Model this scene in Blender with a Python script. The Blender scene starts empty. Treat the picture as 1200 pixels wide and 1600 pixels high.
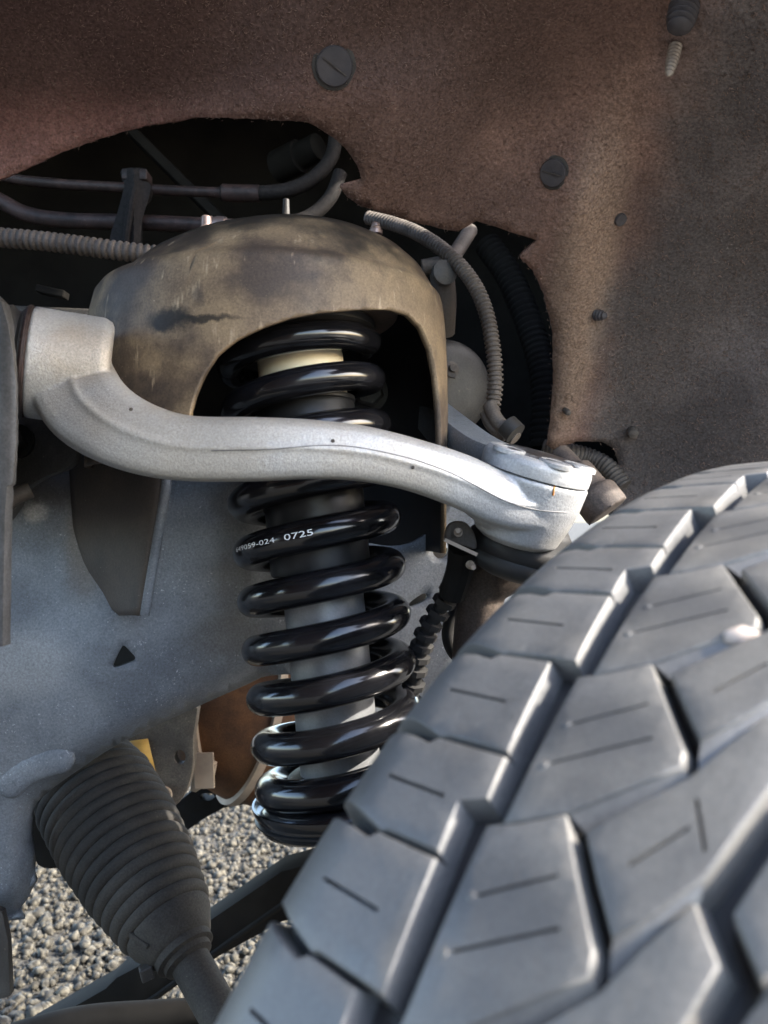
import bpy, bmesh, math, random
import numpy as np
from mathutils import Vector, Matrix
from mathutils.geometry import delaunay_2d_cdt
random.seed(7); rng = np.random.default_rng(7)
S = bpy.context.scene
COL = S.collection
rad = math.radians
# ------------------------------------------------------------------ camera
F = 1232.0            # focal length in photograph pixels (1200 x 1600)
H = 0.780             # lens height above the gravel
cam = bpy.data.cameras.new('camera'); camo = bpy.data.objects.new('camera', cam); COL.objects.link(camo)
cam.sensor_fit = 'VERTICAL'; cam.sensor_height = 36.0; cam.lens = 36.0 * F / 1600.0
camo.location = (0, 0, H); camo.rotation_euler = (rad(90), 0, 0)
cam.clip_start = 0.01; cam.clip_end = 200
cam.dof.use_dof = True; cam.dof.focus_distance = 0.58; cam.dof.aperture_fstop = 11.0
S.camera = camo
# ------------------------------------------------------------------ sky, sun, exposure
SUN_EL, SUN_AZ = 35.0, 102.0     # azimuth measured from +Y towards +X
W = bpy.data.worlds.new('World'); S.world = W; W.use_nodes = True
nt = W.node_tree; nt.nodes.clear()
sky = nt.nodes.new('ShaderNodeTexSky'); sky.sky_type = 'NISHITA'; sky.sun_disc = False
sky.sun_elevation = rad(SUN_EL); sky.sun_rotation = rad(SUN_AZ)
sky.air_density = 1.0; sky.dust_density = 2.0; sky.ozone_density = 1.0
bg = nt.nodes.new('ShaderNodeBackground'); bg.inputs['Strength'].default_value = 0.15
out = nt.nodes.new('ShaderNodeOutputWorld')
nt.links.new(sky.outputs[0], bg.inputs[0]); nt.links.new(bg.outputs[0], out.inputs[0])
sun = bpy.data.lights.new('sun', 'SUN'); sun.energy = 2.0; sun.angle = rad(0.5); sun.color = (1.0, 0.93, 0.82)
suno = bpy.data.objects.new('sun', sun); COL.objects.link(suno)
sd = Vector((math.sin(rad(SUN_AZ)) * math.cos(rad(SUN_EL)), math.cos(rad(SUN_AZ)) * math.cos(rad(SUN_EL)), math.sin(rad(SUN_EL))))
suno.rotation_euler = sd.to_track_quat('Z', 'Y').to_euler()
S.view_settings.view_transform = 'Standard'; S.view_settings.look = 'None'
S.view_settings.exposure = 2.92; S.view_settings.gamma = 1.0
S.cycles.max_bounces = 8; S.cycles.diffuse_bounces = 5; S.cycles.glossy_bounces = 4

# ------------------------------------------------------------------ helpers
def P(px, py, d):
    """World point seen at photograph pixel (px, py) at d metres in front of the lens."""
    return Vector(((px - 600) / F * d, d, (800 - py) / F * d + H))

def proj(v):
    return 600 + F * v[0] / v[1], 800 - F * (v[2] - H) / v[1]

def mesh_obj(name, V, Fc, mat, parent=None, smooth=35, bevel=0):
    me = bpy.data.meshes.new(name)
    me.from_pydata([tuple(v) for v in V], [], [tuple(f) for f in Fc]); me.update()
    bm = bmesh.new(); bm.from_mesh(me)
    bmesh.ops.recalc_face_normals(bm, faces=bm.faces)
    bm.to_mesh(me); bm.free()
    return link(name, me, mat, parent, smooth, bevel)

def link(name, me, mat, parent=None, smooth=35, bevel=0):
    if mat: me.materials.append(mat)
    o = bpy.data.objects.new(name, me); COL.objects.link(o)
    if smooth:
        me.shade_smooth(); me.set_sharp_from_angle(angle=rad(smooth))
    if parent: attach(o, parent)
    if bevel:
        b = o.modifiers.new('bevel', 'BEVEL'); b.width = bevel; b.segments = 2; b.limit_method = 'ANGLE'; b.angle_limit = rad(40)
    return o

def world_loc(o):
    v = Vector(o.location)
    while o.parent: o = o.parent; v = v + Vector(o.location) if o.type == 'EMPTY' else v
    return v

def attach(o, parent):
    o.parent = parent
    root = parent
    while root.parent: root = root.parent
    if root.type == 'EMPTY' and parent is root:
        o.matrix_parent_inverse = Matrix.Translation(-Vector(root.location))

def thing(name, label, cat, loc, group=None):
    o = bpy.data.objects.new(name, None); COL.objects.link(o); o.location = loc
    o.empty_display_size = .02
    o['label'] = label; o['category'] = cat
    if group: o['group'] = group
    return o

def tag(o, label, cat, group=None):
    o['label'] = label; o['category'] = cat
    if group: o['group'] = group
    return o

class MB:
    def __init__(s): s.V = []; s.F = []
    def add(s, V, Fc):
        n = len(s.V); s.V += [Vector(v) for v in V]; s.F += [tuple(i + n for i in f) for f in Fc]; return s
    def obj(s, name, mat, parent=None, smooth=35, bevel=0):
        return mesh_obj(name, s.V, s.F, mat, parent, smooth, bevel)

def smooth_path(pts, n):
    """Catmull-Rom through points, n samples per span; points are tuples of any length."""
    p = [np.array(q, float) for q in pts]; p = [2 * p[0] - p[1]] + p + [2 * p[-1] - p[-2]]
    out = []
    for i in range(1, len(p) - 2):
        for k in range(n):
            t = k / n
            out.append(.5 * ((2 * p[i]) + (-p[i-1] + p[i+1]) * t + (2*p[i-1] - 5*p[i] + 4*p[i+1] - p[i+2]) * t*t + (-p[i-1] + 3*p[i] - 3*p[i+1] + p[i+2]) * t**3))
    out.append(p[-2]); return out

def frames(pts):
    n = len(pts); T = []
    for i in range(n):
        T.append((pts[min(i+1, n-1)] - pts[max(i-1, 0)]).normalized())
    u = T[0].orthogonal().normalized(); fr = []
    for t in T:
        u = (u - t * u.dot(t)).normalized(); fr.append((t, u, t.cross(u)))
    return fr

def tube(pts, r, seg=14, caps=True):
    pts = [Vector(p) for p in pts]; n = len(pts)
    rr = r if hasattr(r, '__len__') else [r] * n
    V = []; Fc = []
    for (t, u, w), p, q in zip(frames(pts), pts, rr):
        for k in range(seg):
            a = 2 * math.pi * k / seg; V.append(p + (u * math.cos(a) + w * math.sin(a)) * q)
    for i in range(n - 1):
        for k in range(seg):
            a = i * seg + k; b = i * seg + (k + 1) % seg; Fc.append((a, b, b + seg, a + seg))
    if caps:
        Fc.append(tuple(range(seg - 1, -1, -1))); Fc.append(tuple((n - 1) * seg + k for k in range(seg)))
    return V, Fc

def pxtube(pp, r, seg=14, n=10, caps=True):
    """pp: (px, py, depth) control points"""
    return tube([P(*q) for q in smooth_path(pp, n)], r, seg, caps)

def corrugated(pp, r, pitch=.0032, amp=.0011, seg=16):
    pts = [P(*q) for q in smooth_path(pp, 60)]
    L = [0]
    for a, b in zip(pts, pts[1:]): L.append(L[-1] + (b - a).length)
    N = int(L[-1] / (pitch / 6)); s = np.linspace(0, L[-1], N)
    A = np.array([tuple(p) for p in pts]); L = np.array(L)
    Q = np.stack([np.interp(s, L, A[:, k]) for k in range(3)], 1)
    ph = (s / pitch) % 1.0
    rr = r + amp * np.where(ph < .62, np.sin(np.clip(ph / .62, 0, 1) * math.pi) ** .45, -.35)
    return tube([Vector(q) for q in Q], list(rr), seg)

def lathe(o, ax, prof, seg=48, up=None, closed=False):
    """prof: list of (s along axis, radius)"""
    ax = Vector(ax).normalized(); u = ax.orthogonal().normalized() if up is None else (Vector(up) - ax * Vector(up).dot(ax)).normalized()
    w = ax.cross(u); o = Vector(o); V = []; Fc = []; n = len(prof)
    for s, r in prof:
        for k in range(seg):
            a = 2 * math.pi * k / seg; V.append(o + ax * s + (u * math.cos(a) + w * math.sin(a)) * max(r, 1e-5))
    for i in range(n - 1):
        for k in range(seg):
            a = i * seg + k; b = i * seg + (k + 1) % seg; Fc.append((a, b, b + seg, a + seg))
    if closed:
        for k in range(seg):
            a = (n - 1) * seg + k; b = (n - 1) * seg + (k + 1) % seg; Fc.append((a, b, (k + 1) % seg, k))
    else:
        Fc.append(tuple(range(seg - 1, -1, -1))); Fc.append(tuple((n - 1) * seg + k for k in range(seg)))
    return V, Fc

def inside(poly, x, y):
    c = False; j = len(poly) - 1
    for i in range(len(poly)):
        xi, yi = poly[i]; xj, yj = poly[j]
        if (yi > y) != (yj > y) and x < (xj - xi) * (y - yi) / (yj - yi) + xi: c = not c
        j = i
    return c

def dense(poly, step, jit=0):
    o = []
    for a, b in zip(poly, poly[1:] + poly[:1]):
        n = max(1, int(math.hypot(b[0]-a[0], b[1]-a[1]) / step))
        for k in range(n):
            t = k / n; o.append((a[0] + (b[0]-a[0]) * t + random.uniform(-jit, jit), a[1] + (b[1]-a[1]) * t + random.uniform(-jit, jit)))
    return o

def rounded(poly, n=4, closed=True):
    q = [tuple(map(float, p)) for p in poly]; N = len(q); o = []
    for i in range(N):
        p0, p1, p2, p3 = [np.array(q[(i + k - 1) % N]) for k in range(4)]
        for k in range(n):
            t = k / n
            o.append(tuple(.5 * ((2*p1) + (-p0+p2)*t + (2*p0-5*p1+4*p2-p3)*t*t + (-p0+3*p1-3*p2+p3)*t**3)))
    return o

def tri2d(poly, holes=(), grid=20.0, extra=()):
    xs = [p[0] for p in poly]; ys = [p[1] for p in poly]
    pts = list(poly); edges = [(i, (i + 1) % len(poly)) for i in range(len(poly))]
    for h in holes:
        n = len(pts); pts += list(h); edges += [(n + i, n + (i + 1) % len(h)) for i in range(len(h))]
    if grid:
        A = np.array(pts)
        y = min(ys) + grid * .5; r = 0
        while y < max(ys):
            x = min(xs) + grid * (.5 if r % 2 else .25)
            while x < max(xs):
                if inside(poly, x, y) and not any(inside(h, x, y) for h in holes):
                    if ((A - (x, y)) ** 2).sum(1).min() > (grid * .3) ** 2: pts.append((x, y))
                x += grid
            y += grid; r += 1
    pts += list(extra)
    res = delaunay_2d_cdt([Vector(p) for p in pts], edges, [], 0, 1e-5)
    V2 = [tuple(v) for v in res[0]]
    Fc = []
    for f in res[2]:
        cx = sum(V2[i][0] for i in f) / len(f); cy = sum(V2[i][1] for i in f) / len(f)
        if inside(poly, cx, cy) and not any(inside(h, cx, cy) for h in holes): Fc.append(tuple(f))
    return V2, Fc

def sheet(name, poly, depth, mat, parent=None, holes=(), grid=20.0, thick=.003, smooth=40, off=1.0, bevel=0, fn=None):
    """A real plate of the given thickness whose front face follows depth(px, py)."""
    df = depth if callable(depth) else (lambda x, y: depth)
    V2, Fc = tri2d(poly, holes, grid)
    V = [(fn(x, y) if fn else P(x, y, df(x, y))) for x, y in V2]
    o = mesh_obj(name, V, Fc, mat, parent, smooth)
    # make normals face the lens so that solidify grows away from it
    me = o.data
    s = sum((p.normal.dot(Vector((0, 0, H)) - p.center)) for p in me.polygons)
    if s < 0: me.flip_normals()
    m = o.modifiers.new('thickness', 'SOLIDIFY'); m.thickness = thick; m.offset = -1
    if bevel:
        b = o.modifiers.new('bevel', 'BEVEL'); b.width = bevel; b.segments = 2; b.limit_method = 'ANGLE'; b.angle_limit = rad(50)
    return o

def bar(a, b, w, h, up=(0, 0, 1)):
    a = Vector(a); b = Vector(b); t = (b - a).normalized(); u = (Vector(up) - t * Vector(up).dot(t)).normalized(); s = t.cross(u)
    V = [p + u * (h / 2 * i) + s * (w / 2 * j) for p in (a, b) for i, j in ((-1, -1), (-1, 1), (1, 1), (1, -1))]
    return V, [(0, 1, 2, 3), (7, 6, 5, 4), (0, 4, 5, 1), (1, 5, 6, 2), (2, 6, 7, 3), (3, 7, 4, 0)]

def hexbolt(o, ax, r, h, washer=True):
    m = MB()
    if washer: m.add(*lathe(o, ax, [(0, r * 1.5), (h * .25, r * 1.5), (h * .25, r)], 20))
    m.add(*lathe(Vector(o) + Vector(ax).normalized() * h * .2, ax, [(0, r * 1.12), (h * .75, r * 1.12), (h * .9, r * .9)], 6))
    return m

def sstep(a, b, x):
    t = min(1, max(0, (x - a) / (b - a))); return t * t * (3 - 2 * t)

# ------------------------------------------------------------------ materials
def mat(name, c1, c2=None, scale=30, rough=.6, rough2=None, metal=0, bump=.15, bscale=400, speck=None, sdens=.1, sscale=250,
        coat=0, spec=.5, stretch=None, c3=None, scale3=8, lo=.35, hi=.65, scratch=None, grain=0, gscale=650, smears_and_shade=()):
    m = bpy.data.materials.new(name); m.use_nodes = True; N = m.node_tree.nodes; L = m.node_tree.links
    b = N['Principled BSDF']; tc = N.new('ShaderNodeTexCoord'); co = tc.outputs['Object']
    if stretch:
        mp = N.new('ShaderNodeMapping'); mp.inputs['Scale'].default_value = stretch; L.new(co, mp.inputs[0]); co2 = mp.outputs[0]
    else: co2 = co
    def noise(sc, det=5, c=co, r=.55):
        n = N.new('ShaderNodeTexNoise'); n.inputs['Scale'].default_value = sc; n.inputs['Detail'].default_value = det
        n.inputs['Roughness'].default_value = r; L.new(c, n.inputs['Vector']); return n
    def ramp(src, a, bb):
        r = N.new('ShaderNodeMapRange'); r.inputs['From Min'].default_value = a; r.inputs['From Max'].default_value = bb
        r.interpolation_type = 'SMOOTHSTEP'; L.new(src, r.inputs['Value']); return r.outputs[0]
    def mix(fac, a, bb):
        x = N.new('ShaderNodeMix'); x.data_type = 'RGBA'; L.new(fac, x.inputs[0])
        for k, v in ((6, a), (7, bb)):
            if isinstance(v, tuple): x.inputs[k].default_value = (*v, 1)
            else: L.new(v, x.inputs[k])
        return x.outputs[2]
    b.inputs['Metallic'].default_value = metal; b.inputs['Roughness'].default_value = rough
    b.inputs['Specular IOR Level'].default_value = spec; b.inputs['Coat Weight'].default_value = coat; b.inputs['Coat Roughness'].default_value = .06
    c2 = c2 or c1
    n1 = noise(scale, 6, co2, .6); f1 = ramp(n1.outputs[0], lo, hi)
    col = mix(f1, c1, c2)
    if c3:
        n3 = noise(scale3, 4, co2); col = mix(ramp(n3.outputs[0], .45, .62), col, c3)
    if rough2 is not None:
        r = N.new('ShaderNodeMapRange'); r.inputs['To Min'].default_value = rough; r.inputs['To Max'].default_value = rough2
        L.new(f1, r.inputs['Value']); L.new(r.outputs[0], b.inputs['Roughness'])
    if speck:
        ns = noise(sscale, 4, co, .62); nl = noise(scale * 1.7 + 5, 5, co, .6)
        ad = N.new('ShaderNodeMath'); ad.operation = 'MULTIPLY_ADD'; ad.inputs[1].default_value = .38; L.new(nl.outputs[0], ad.inputs[0]); L.new(ns.outputs[0], ad.inputs[2])
        col = mix(ramp(ad.outputs[0], .92 - sdens, 1.02 - sdens), col, speck)
    if scratch:
        mp = N.new('ShaderNodeMapping'); mp.inputs['Scale'].default_value = scratch[1]; L.new(co, mp.inputs[0])
        nn = noise(scratch[2], 3, mp.outputs[0]); col = mix(ramp(nn.outputs[0], .62, .72), col, scratch[0])
    for (ctr, radii, colr, amt) in smears_and_shade:       # stains, and painted shade, each with its own place and shape
        mp = N.new('ShaderNodeMapping'); mp.vector_type = 'POINT'
        mp.inputs['Scale'].default_value = [1 / q for q in radii]; mp.inputs['Location'].default_value = [-c_ / q for c_, q in zip(ctr, radii)]
        nz = noise(70, 5, co, .7); sc_ = N.new('ShaderNodeVectorMath'); sc_.operation = 'SCALE'; sc_.inputs['Scale'].default_value = .014
        sb = N.new('ShaderNodeVectorMath'); sb.operation = 'SUBTRACT'; sb.inputs[1].default_value = (.5, .5, .5)
        L.new(nz.outputs['Color'], sb.inputs[0]); L.new(sb.outputs[0], sc_.inputs[0])
        ad = N.new('ShaderNodeVectorMath'); ad.operation = 'ADD'; L.new(co, ad.inputs[0]); L.new(sc_.outputs[0], ad.inputs[1]); L.new(ad.outputs[0], mp.inputs[0])
        ln = N.new('ShaderNodeVectorMath'); ln.operation = 'LENGTH'; L.new(mp.outputs[0], ln.inputs[0])
        mr = N.new('ShaderNodeMapRange'); mr.inputs['From Min'].default_value = .45; mr.inputs['From Max'].default_value = 1.15; mr.inputs['To Min'].default_value = amt; mr.inputs['To Max'].default_value = 0
        mr.interpolation_type = 'SMOOTHSTEP'; L.new(ln.outputs['Value'], mr.inputs['Value'])
        col = mix(mr.outputs[0], col, colr)
    if grain:
        ng = noise(gscale, 3, co, .7); mg = N.new('ShaderNodeMapRange'); mg.inputs['From Min'].default_value = .3; mg.inputs['From Max'].default_value = .7
        mg.inputs['To Min'].default_value = 1 - grain; mg.inputs['To Max'].default_value = 1 + grain; L.new(ng.outputs[0], mg.inputs['Value'])
        vm = N.new('ShaderNodeVectorMath'); vm.operation = 'SCALE'; L.new(col, vm.inputs[0]); L.new(mg.outputs[0], vm.inputs['Scale']); col = vm.outputs[0]
    L.new(col, b.inputs['Base Color'])
    if bump:
        nb = noise(bscale, 5, co2, .65); bp = N.new('ShaderNodeBump'); bp.inputs['Strength'].default_value = bump; bp.inputs['Distance'].default_value = .001
        L.new(nb.outputs[0], bp.inputs['Height']); L.new(bp.outputs[0], b.inputs['Normal'])
        if coat: pass
    return m

M = {}
def TW(px, py):
    return tuple(P(px, py, .49))
def tower_material():
    m = mat('dusty_strut_tower_paint', (.25, .185, .115), (.135, .098, .066), 14, .44, .62, bump=.16, bscale=240, speck=(.36, .27, .18), sdens=.05, sscale=520, c3=(.06, .045, .036), scale3=16, scratch=((.30, .235, .16), (26, 26, 5), 6), grain=.28, spec=.35,
            smears_and_shade=((TW(272, 506), (.020, .05, .0075), (.012, .011, .011), .95), (TW(330, 507), (.026, .05, .0032), (.014, .013, .012), .9), (TW(318, 470), (.006, .05, .009), (.05, .04, .035), .7), (TW(540, 470), (.012, .05, .016), (.22, .165, .11), .6)))
    N = m.node_tree.nodes; L = m.node_tree.links; b = N['Principled BSDF']
    src = b.inputs['Base Color'].links[0].from_socket
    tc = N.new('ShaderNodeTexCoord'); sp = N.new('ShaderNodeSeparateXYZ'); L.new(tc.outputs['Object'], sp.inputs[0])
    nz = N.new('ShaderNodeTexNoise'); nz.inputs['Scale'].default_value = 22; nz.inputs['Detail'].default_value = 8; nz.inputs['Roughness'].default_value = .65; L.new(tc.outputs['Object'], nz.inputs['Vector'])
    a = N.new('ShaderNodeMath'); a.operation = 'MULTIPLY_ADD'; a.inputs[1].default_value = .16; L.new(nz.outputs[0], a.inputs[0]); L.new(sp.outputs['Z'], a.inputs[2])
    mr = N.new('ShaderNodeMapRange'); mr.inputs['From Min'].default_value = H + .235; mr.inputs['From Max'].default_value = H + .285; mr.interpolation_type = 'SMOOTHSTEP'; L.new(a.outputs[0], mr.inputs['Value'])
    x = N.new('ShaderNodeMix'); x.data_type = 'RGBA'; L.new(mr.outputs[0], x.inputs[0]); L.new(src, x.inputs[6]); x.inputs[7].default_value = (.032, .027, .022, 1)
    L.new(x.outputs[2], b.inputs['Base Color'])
    return m
M['alu'] = mat('cast_aluminium', (.47, .475, .48), (.37, .37, .37), 16, .42, .52, metal=.40, bump=.38, bscale=700, speck=(.60, .60, .60), sdens=.08, sscale=1100, c3=(.40, .375, .34), scale3=7, grain=.2, gscale=800, smears_and_shade=((tuple(P(130, 560, .46)), (.028, .06, .022), (.30, .255, .20), .75),))
M['alu_dark'] = mat('ball_joint_cap_steel', (.10, .10, .11), (.33, .34, .36), 45, .28, .5, metal=.8, bump=.2, bscale=500, lo=.45, hi=.6)
M['spring'] = mat('glossy_black_powder_coat', (.005, .005, .006), (.009, .009, .011), 40, .14, .22, bump=.05, bscale=300, speck=(.05, .048, .045), sdens=.02, sscale=1300, coat=.2)
M['black_plastic'] = mat('black_plastic', (.012, .012, .013), (.022, .021, .022), 40, .5, bump=.1)
M['rubber'] = mat('black_rubber', (.016, .016, .017), (.03, .028, .026), 30, .6, bump=.15, bscale=250)
M['shock_black'] = mat('anodised_shock_can', (.022, .023, .026), (.03, .031, .034), 60, .42, metal=.6, bump=.03, bscale=800)
M['shock_body'] = mat('zinc_shock_body', (.25, .255, .265), (.23, .235, .245), 60, .45, metal=.45, bump=.04, bscale=900, grain=.10)
M['bumpstop'] = mat('cream_bump_stop', (.85, .78, .60), (.78, .69, .50), 25, .6, bump=.08)
M['tower'] = tower_material()
M['frame'] = mat('grey_frame_paint', (.150, .166, .188), (.100, .112, .130), 20, .44, .58, bump=.4, bscale=420, speck=(.34, .36, .38), sdens=.095, sscale=520, c3=(.17, .184, .20), scale3=9, grain=.30, gscale=620,
    smears_and_shade=((tuple(P(40, 745, .59)), (.085, .1, .030), (.05, .042, .036), .85), (tuple(P(140, 830, .60)), (.022, .1, .060), (.12, .098, .078), .7), (tuple(P(370, 900, .63)), (.018, .1, .055), (.06, .062, .066), .6), (tuple(P(35, 800, .58)), (.012, .1, .010), (.36, .35, .33), .7), (tuple(P(360, 990, .63)), (.035, .1, .020), (.075, .075, .076), .6), (tuple(P(20, 1040, .58)), (.05, .1, .03), (.27, .275, .275), .5)))  # dark patches put the arm's and spring's shadows into the paint, with brown dust
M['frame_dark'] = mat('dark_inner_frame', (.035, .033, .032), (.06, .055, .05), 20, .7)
M['bracket'] = mat('muddy_bracket', (.062, .049, .040), (.038, .031, .027), 16, .65, bump=.3, speck=(.2, .17, .14), sdens=.04, sscale=500, grain=.25)
M['ear'] = mat('grey_pivot_plate', (.07, .069, .071), (.04, .039, .039), 30, .5, bump=.15, grain=.35, scratch=((.13, .125, .12), (60, 60, 10), 1.2))
M['hose'] = mat('dusty_conduit', (.12, .10, .085), (.07, .058, .05), 40, .7, bump=.3, grain=.3)
M['pipe'] = mat('rusty_brake_pipe', (.048, .030, .027), (.020, .014, .013), 90, .55, metal=.1, bump=.4, speck=(.14, .10, .09), sdens=.08, sscale=500, spec=.35)
M['braid'] = mat('braided_hose', (.020, .017, .016), (.009, .008, .008), 300, .75, bump=.5, bscale=900, spec=.2)
M['fitting'] = mat('plated_fitting', (.40, .30, .27), (.28, .21, .19), 60, .4, metal=.6)
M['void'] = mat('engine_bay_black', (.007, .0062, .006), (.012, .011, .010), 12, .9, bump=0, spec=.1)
M['boot'] = mat('dusty_rubber_boot', (.052, .047, .041), (.028, .026, .024), 14, .75, bump=.25, bscale=300, speck=(.11, .095, .075), sdens=.06, sscale=700, spec=.2, grain=.3)
M['rust'] = mat('rusted_housing', (.15, .072, .033), (.065, .035, .022), 14, .68, bump=.3, bscale=300, grain=.25, spec=.2)
M['steel_plate'] = mat('dirty_steel_plate', (.055, .051, .047), (.030, .027, .025), 18, .55, bump=.25, speck=(.2, .17, .13), sdens=.05, grain=.3)
M['label'] = mat('yellow_label', (.62, .40, .10), (.48, .30, .08), 60, .6, bump=.05)
M['label_ink'] = mat('label_ink', (.10, .07, .03), None, 60, .6, bump=0)
M['pale'] = mat('pale_dusty_bracket', (.36, .29, .22), (.24, .19, .15), 20, .65)
M['knuckle'] = mat('dusty_knuckle_iron', (.10, .076, .06), (.055, .042, .036), 30, .75, bump=.5, grain=.4, bscale=200)
M['bar'] = mat('black_painted_bar', (.006, .0055, .005), (.012, .011, .010), 15, .75, bump=.15, spec=.1)
M['pin'] = mat('liner_pin_plastic', (.05, .045, .05), (.075, .066, .068), 60, .6, bump=.1)
M['stud'] = mat('pale_screw', (.42, .36, .30), (.3, .25, .21), 80, .45, metal=.4)
M['white_print'] = mat('white_print', (.8, .82, .85), None, 60, .5, bump=0)
M['tyre'] = mat('tyre_rubber', (.080, .080, .081), (.108, .108, .109), 18, .38, .50, bump=.16, bscale=420, spec=.65, grain=.18, gscale=900, c3=(.15, .143, .132), scale3=11, lo=.4, hi=.6)
M['tyre_floor'] = mat('tyre_groove_rubber', (.034, .034, .035), (.05, .05, .05), 30, .6, bump=.1)
M['stone_chip'] = mat('stone_chip', (.45, .38, .33), (.3, .25, .22), 60, .8)

def liner_pt(px, py):
    dx, dz = (px - 600) / F, (800 - py) / F
    yc, zc, R = .25, -.25, .62
    A = 1 + dz * dz; B = -yc - dz * zc; C = yc * yc + zc * zc - R * R
    d = (-B + math.sqrt(B * B - A * C)) / A
    # gentle moulded shapes: a raised band round the opening, outboard wrap, undulation
    d *= 1 - .14 * sstep(930, 1500, px)
    d -= .018 * sstep(-60, 60, (px * .26 + py - 255)) * (1 - sstep(560, 760, px))
    d += .010 * math.sin(px * .008 + 1) * math.sin(py * .011) + .004 * math.sin(px * .021 + py * .017)
    d -= .02 * math.exp(-((px - 905 + (py - 400) * .1) / 45) ** 2) * sstep(180, 330, py)
    return P(px, py, d)
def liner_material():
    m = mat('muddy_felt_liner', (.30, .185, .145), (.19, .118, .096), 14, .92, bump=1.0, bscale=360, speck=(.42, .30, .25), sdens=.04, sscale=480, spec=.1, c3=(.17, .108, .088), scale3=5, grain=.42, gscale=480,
            smears_and_shade=((tuple(liner_pt(150, 10)), (.30, .35, .062), (.10, .062, .058), .8), (tuple(liner_pt(640, 60)), (.16, .3, .030), (.12, .08, .068), .6), (tuple(liner_pt(905, 480)), (.034, .3, .150), (.36, .26, .19), .65), (tuple(liner_pt(60, 235)), (.16, .3, .035), (.36, .175, .15), .45)))  # dark upper patches put the shade of the body above into the felt colour
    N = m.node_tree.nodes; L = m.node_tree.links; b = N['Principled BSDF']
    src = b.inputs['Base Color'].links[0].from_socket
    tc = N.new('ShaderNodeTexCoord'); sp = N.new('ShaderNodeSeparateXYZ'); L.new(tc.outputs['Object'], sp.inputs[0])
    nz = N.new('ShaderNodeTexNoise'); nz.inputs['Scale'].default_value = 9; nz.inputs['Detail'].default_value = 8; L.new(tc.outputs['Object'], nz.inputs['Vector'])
    # greyer, darker colour on the outboard part of the liner
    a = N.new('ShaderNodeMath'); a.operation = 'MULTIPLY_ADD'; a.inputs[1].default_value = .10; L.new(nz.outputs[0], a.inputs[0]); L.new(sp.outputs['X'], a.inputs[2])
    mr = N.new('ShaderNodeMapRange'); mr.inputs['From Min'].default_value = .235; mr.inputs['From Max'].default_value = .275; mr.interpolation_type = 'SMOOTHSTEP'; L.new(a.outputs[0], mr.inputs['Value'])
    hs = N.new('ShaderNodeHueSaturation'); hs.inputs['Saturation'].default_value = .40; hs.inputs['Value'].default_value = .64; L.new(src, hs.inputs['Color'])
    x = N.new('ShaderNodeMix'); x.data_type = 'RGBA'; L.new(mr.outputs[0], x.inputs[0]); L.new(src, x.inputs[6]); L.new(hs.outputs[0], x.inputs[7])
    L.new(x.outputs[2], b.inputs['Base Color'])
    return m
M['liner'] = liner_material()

# ------------------------------------------------------------------ ground
def gravel_material():
    m = mat('gravel_bed', (.050, .045, .036), (.016, .0145, .012), 150, .95, bump=1.0, bscale=160, c3=(.085, .078, .062), scale3=110)
    return m
g = mesh_obj('ground', [(-60, -60, 0), (60, -60, 0), (60, 60, 0), (-60, 60, 0)], [(0, 1, 2, 3)], gravel_material(), None, 0)
g['kind'] = 'structure'

def gravel_stones():
    ico = bmesh.new(); bmesh.ops.create_icosphere(ico, subdivisions=1, radius=1)
    bv = np.array([v.co[:] for v in ico.verts]); bf = np.array([[v.index for v in f.verts] for f in ico.faces]); ico.free()
    n = 105000; nv = len(bv)
    x = rng.uniform(-1.6, .75, n); y = rng.uniform(1.05, 2.8, n)
    r = .0017 + .0098 * rng.random(n) ** 5
    R = rng.normal(size=(n, 4)); R /= np.linalg.norm(R, axis=1)[:, None]
    w, a, b, c = R.T
    Mx = np.stack([np.stack([1-2*(b*b+c*c), 2*(a*b-c*w), 2*(a*c+b*w)], -1), np.stack([2*(a*b+c*w), 1-2*(a*a+c*c), 2*(b*c-a*w)], -1), np.stack([2*(a*c-b*w), 2*(b*c+a*w), 1-2*(a*a+b*b)], -1)], 1)
    sc = rng.uniform(.6, 1.3, (n, 1, 3)) * r[:, None, None]
    jit = 1 + rng.uniform(-.5, .35, (n, nv, 1))
    V = bv[None] * jit * sc; V = np.einsum('nij,nkj->nki', Mx, V)
    V += np.stack([x, y, r * rng.uniform(.1, .9, n)], -1)[:, None]
    Fc = (bf[None] + (np.arange(n) * nv)[:, None, None]).reshape(-1, 3)
    me = bpy.data.meshes.new('gravel'); V = V.reshape(-1, 3)
    me.vertices.add(len(V)); me.vertices.foreach_set('co', V.ravel())
    me.loops.add(len(Fc) * 3); me.loops.foreach_set('vertex_index', Fc.ravel())
    me.polygons.add(len(Fc)); me.polygons.foreach_set('loop_start', np.arange(len(Fc)) * 3)
    me.update(); me.validate()
    m = mat('gravel_stone', (.046, .0415, .032), (.017, .0155, .012), 60, .9, bump=.5, bscale=250, c3=(.105, .095, .073), scale3=110)
    o = link('gravel', me, m, None, 0); o['kind'] = 'stuff'
    return o
gravel_stones()

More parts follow.
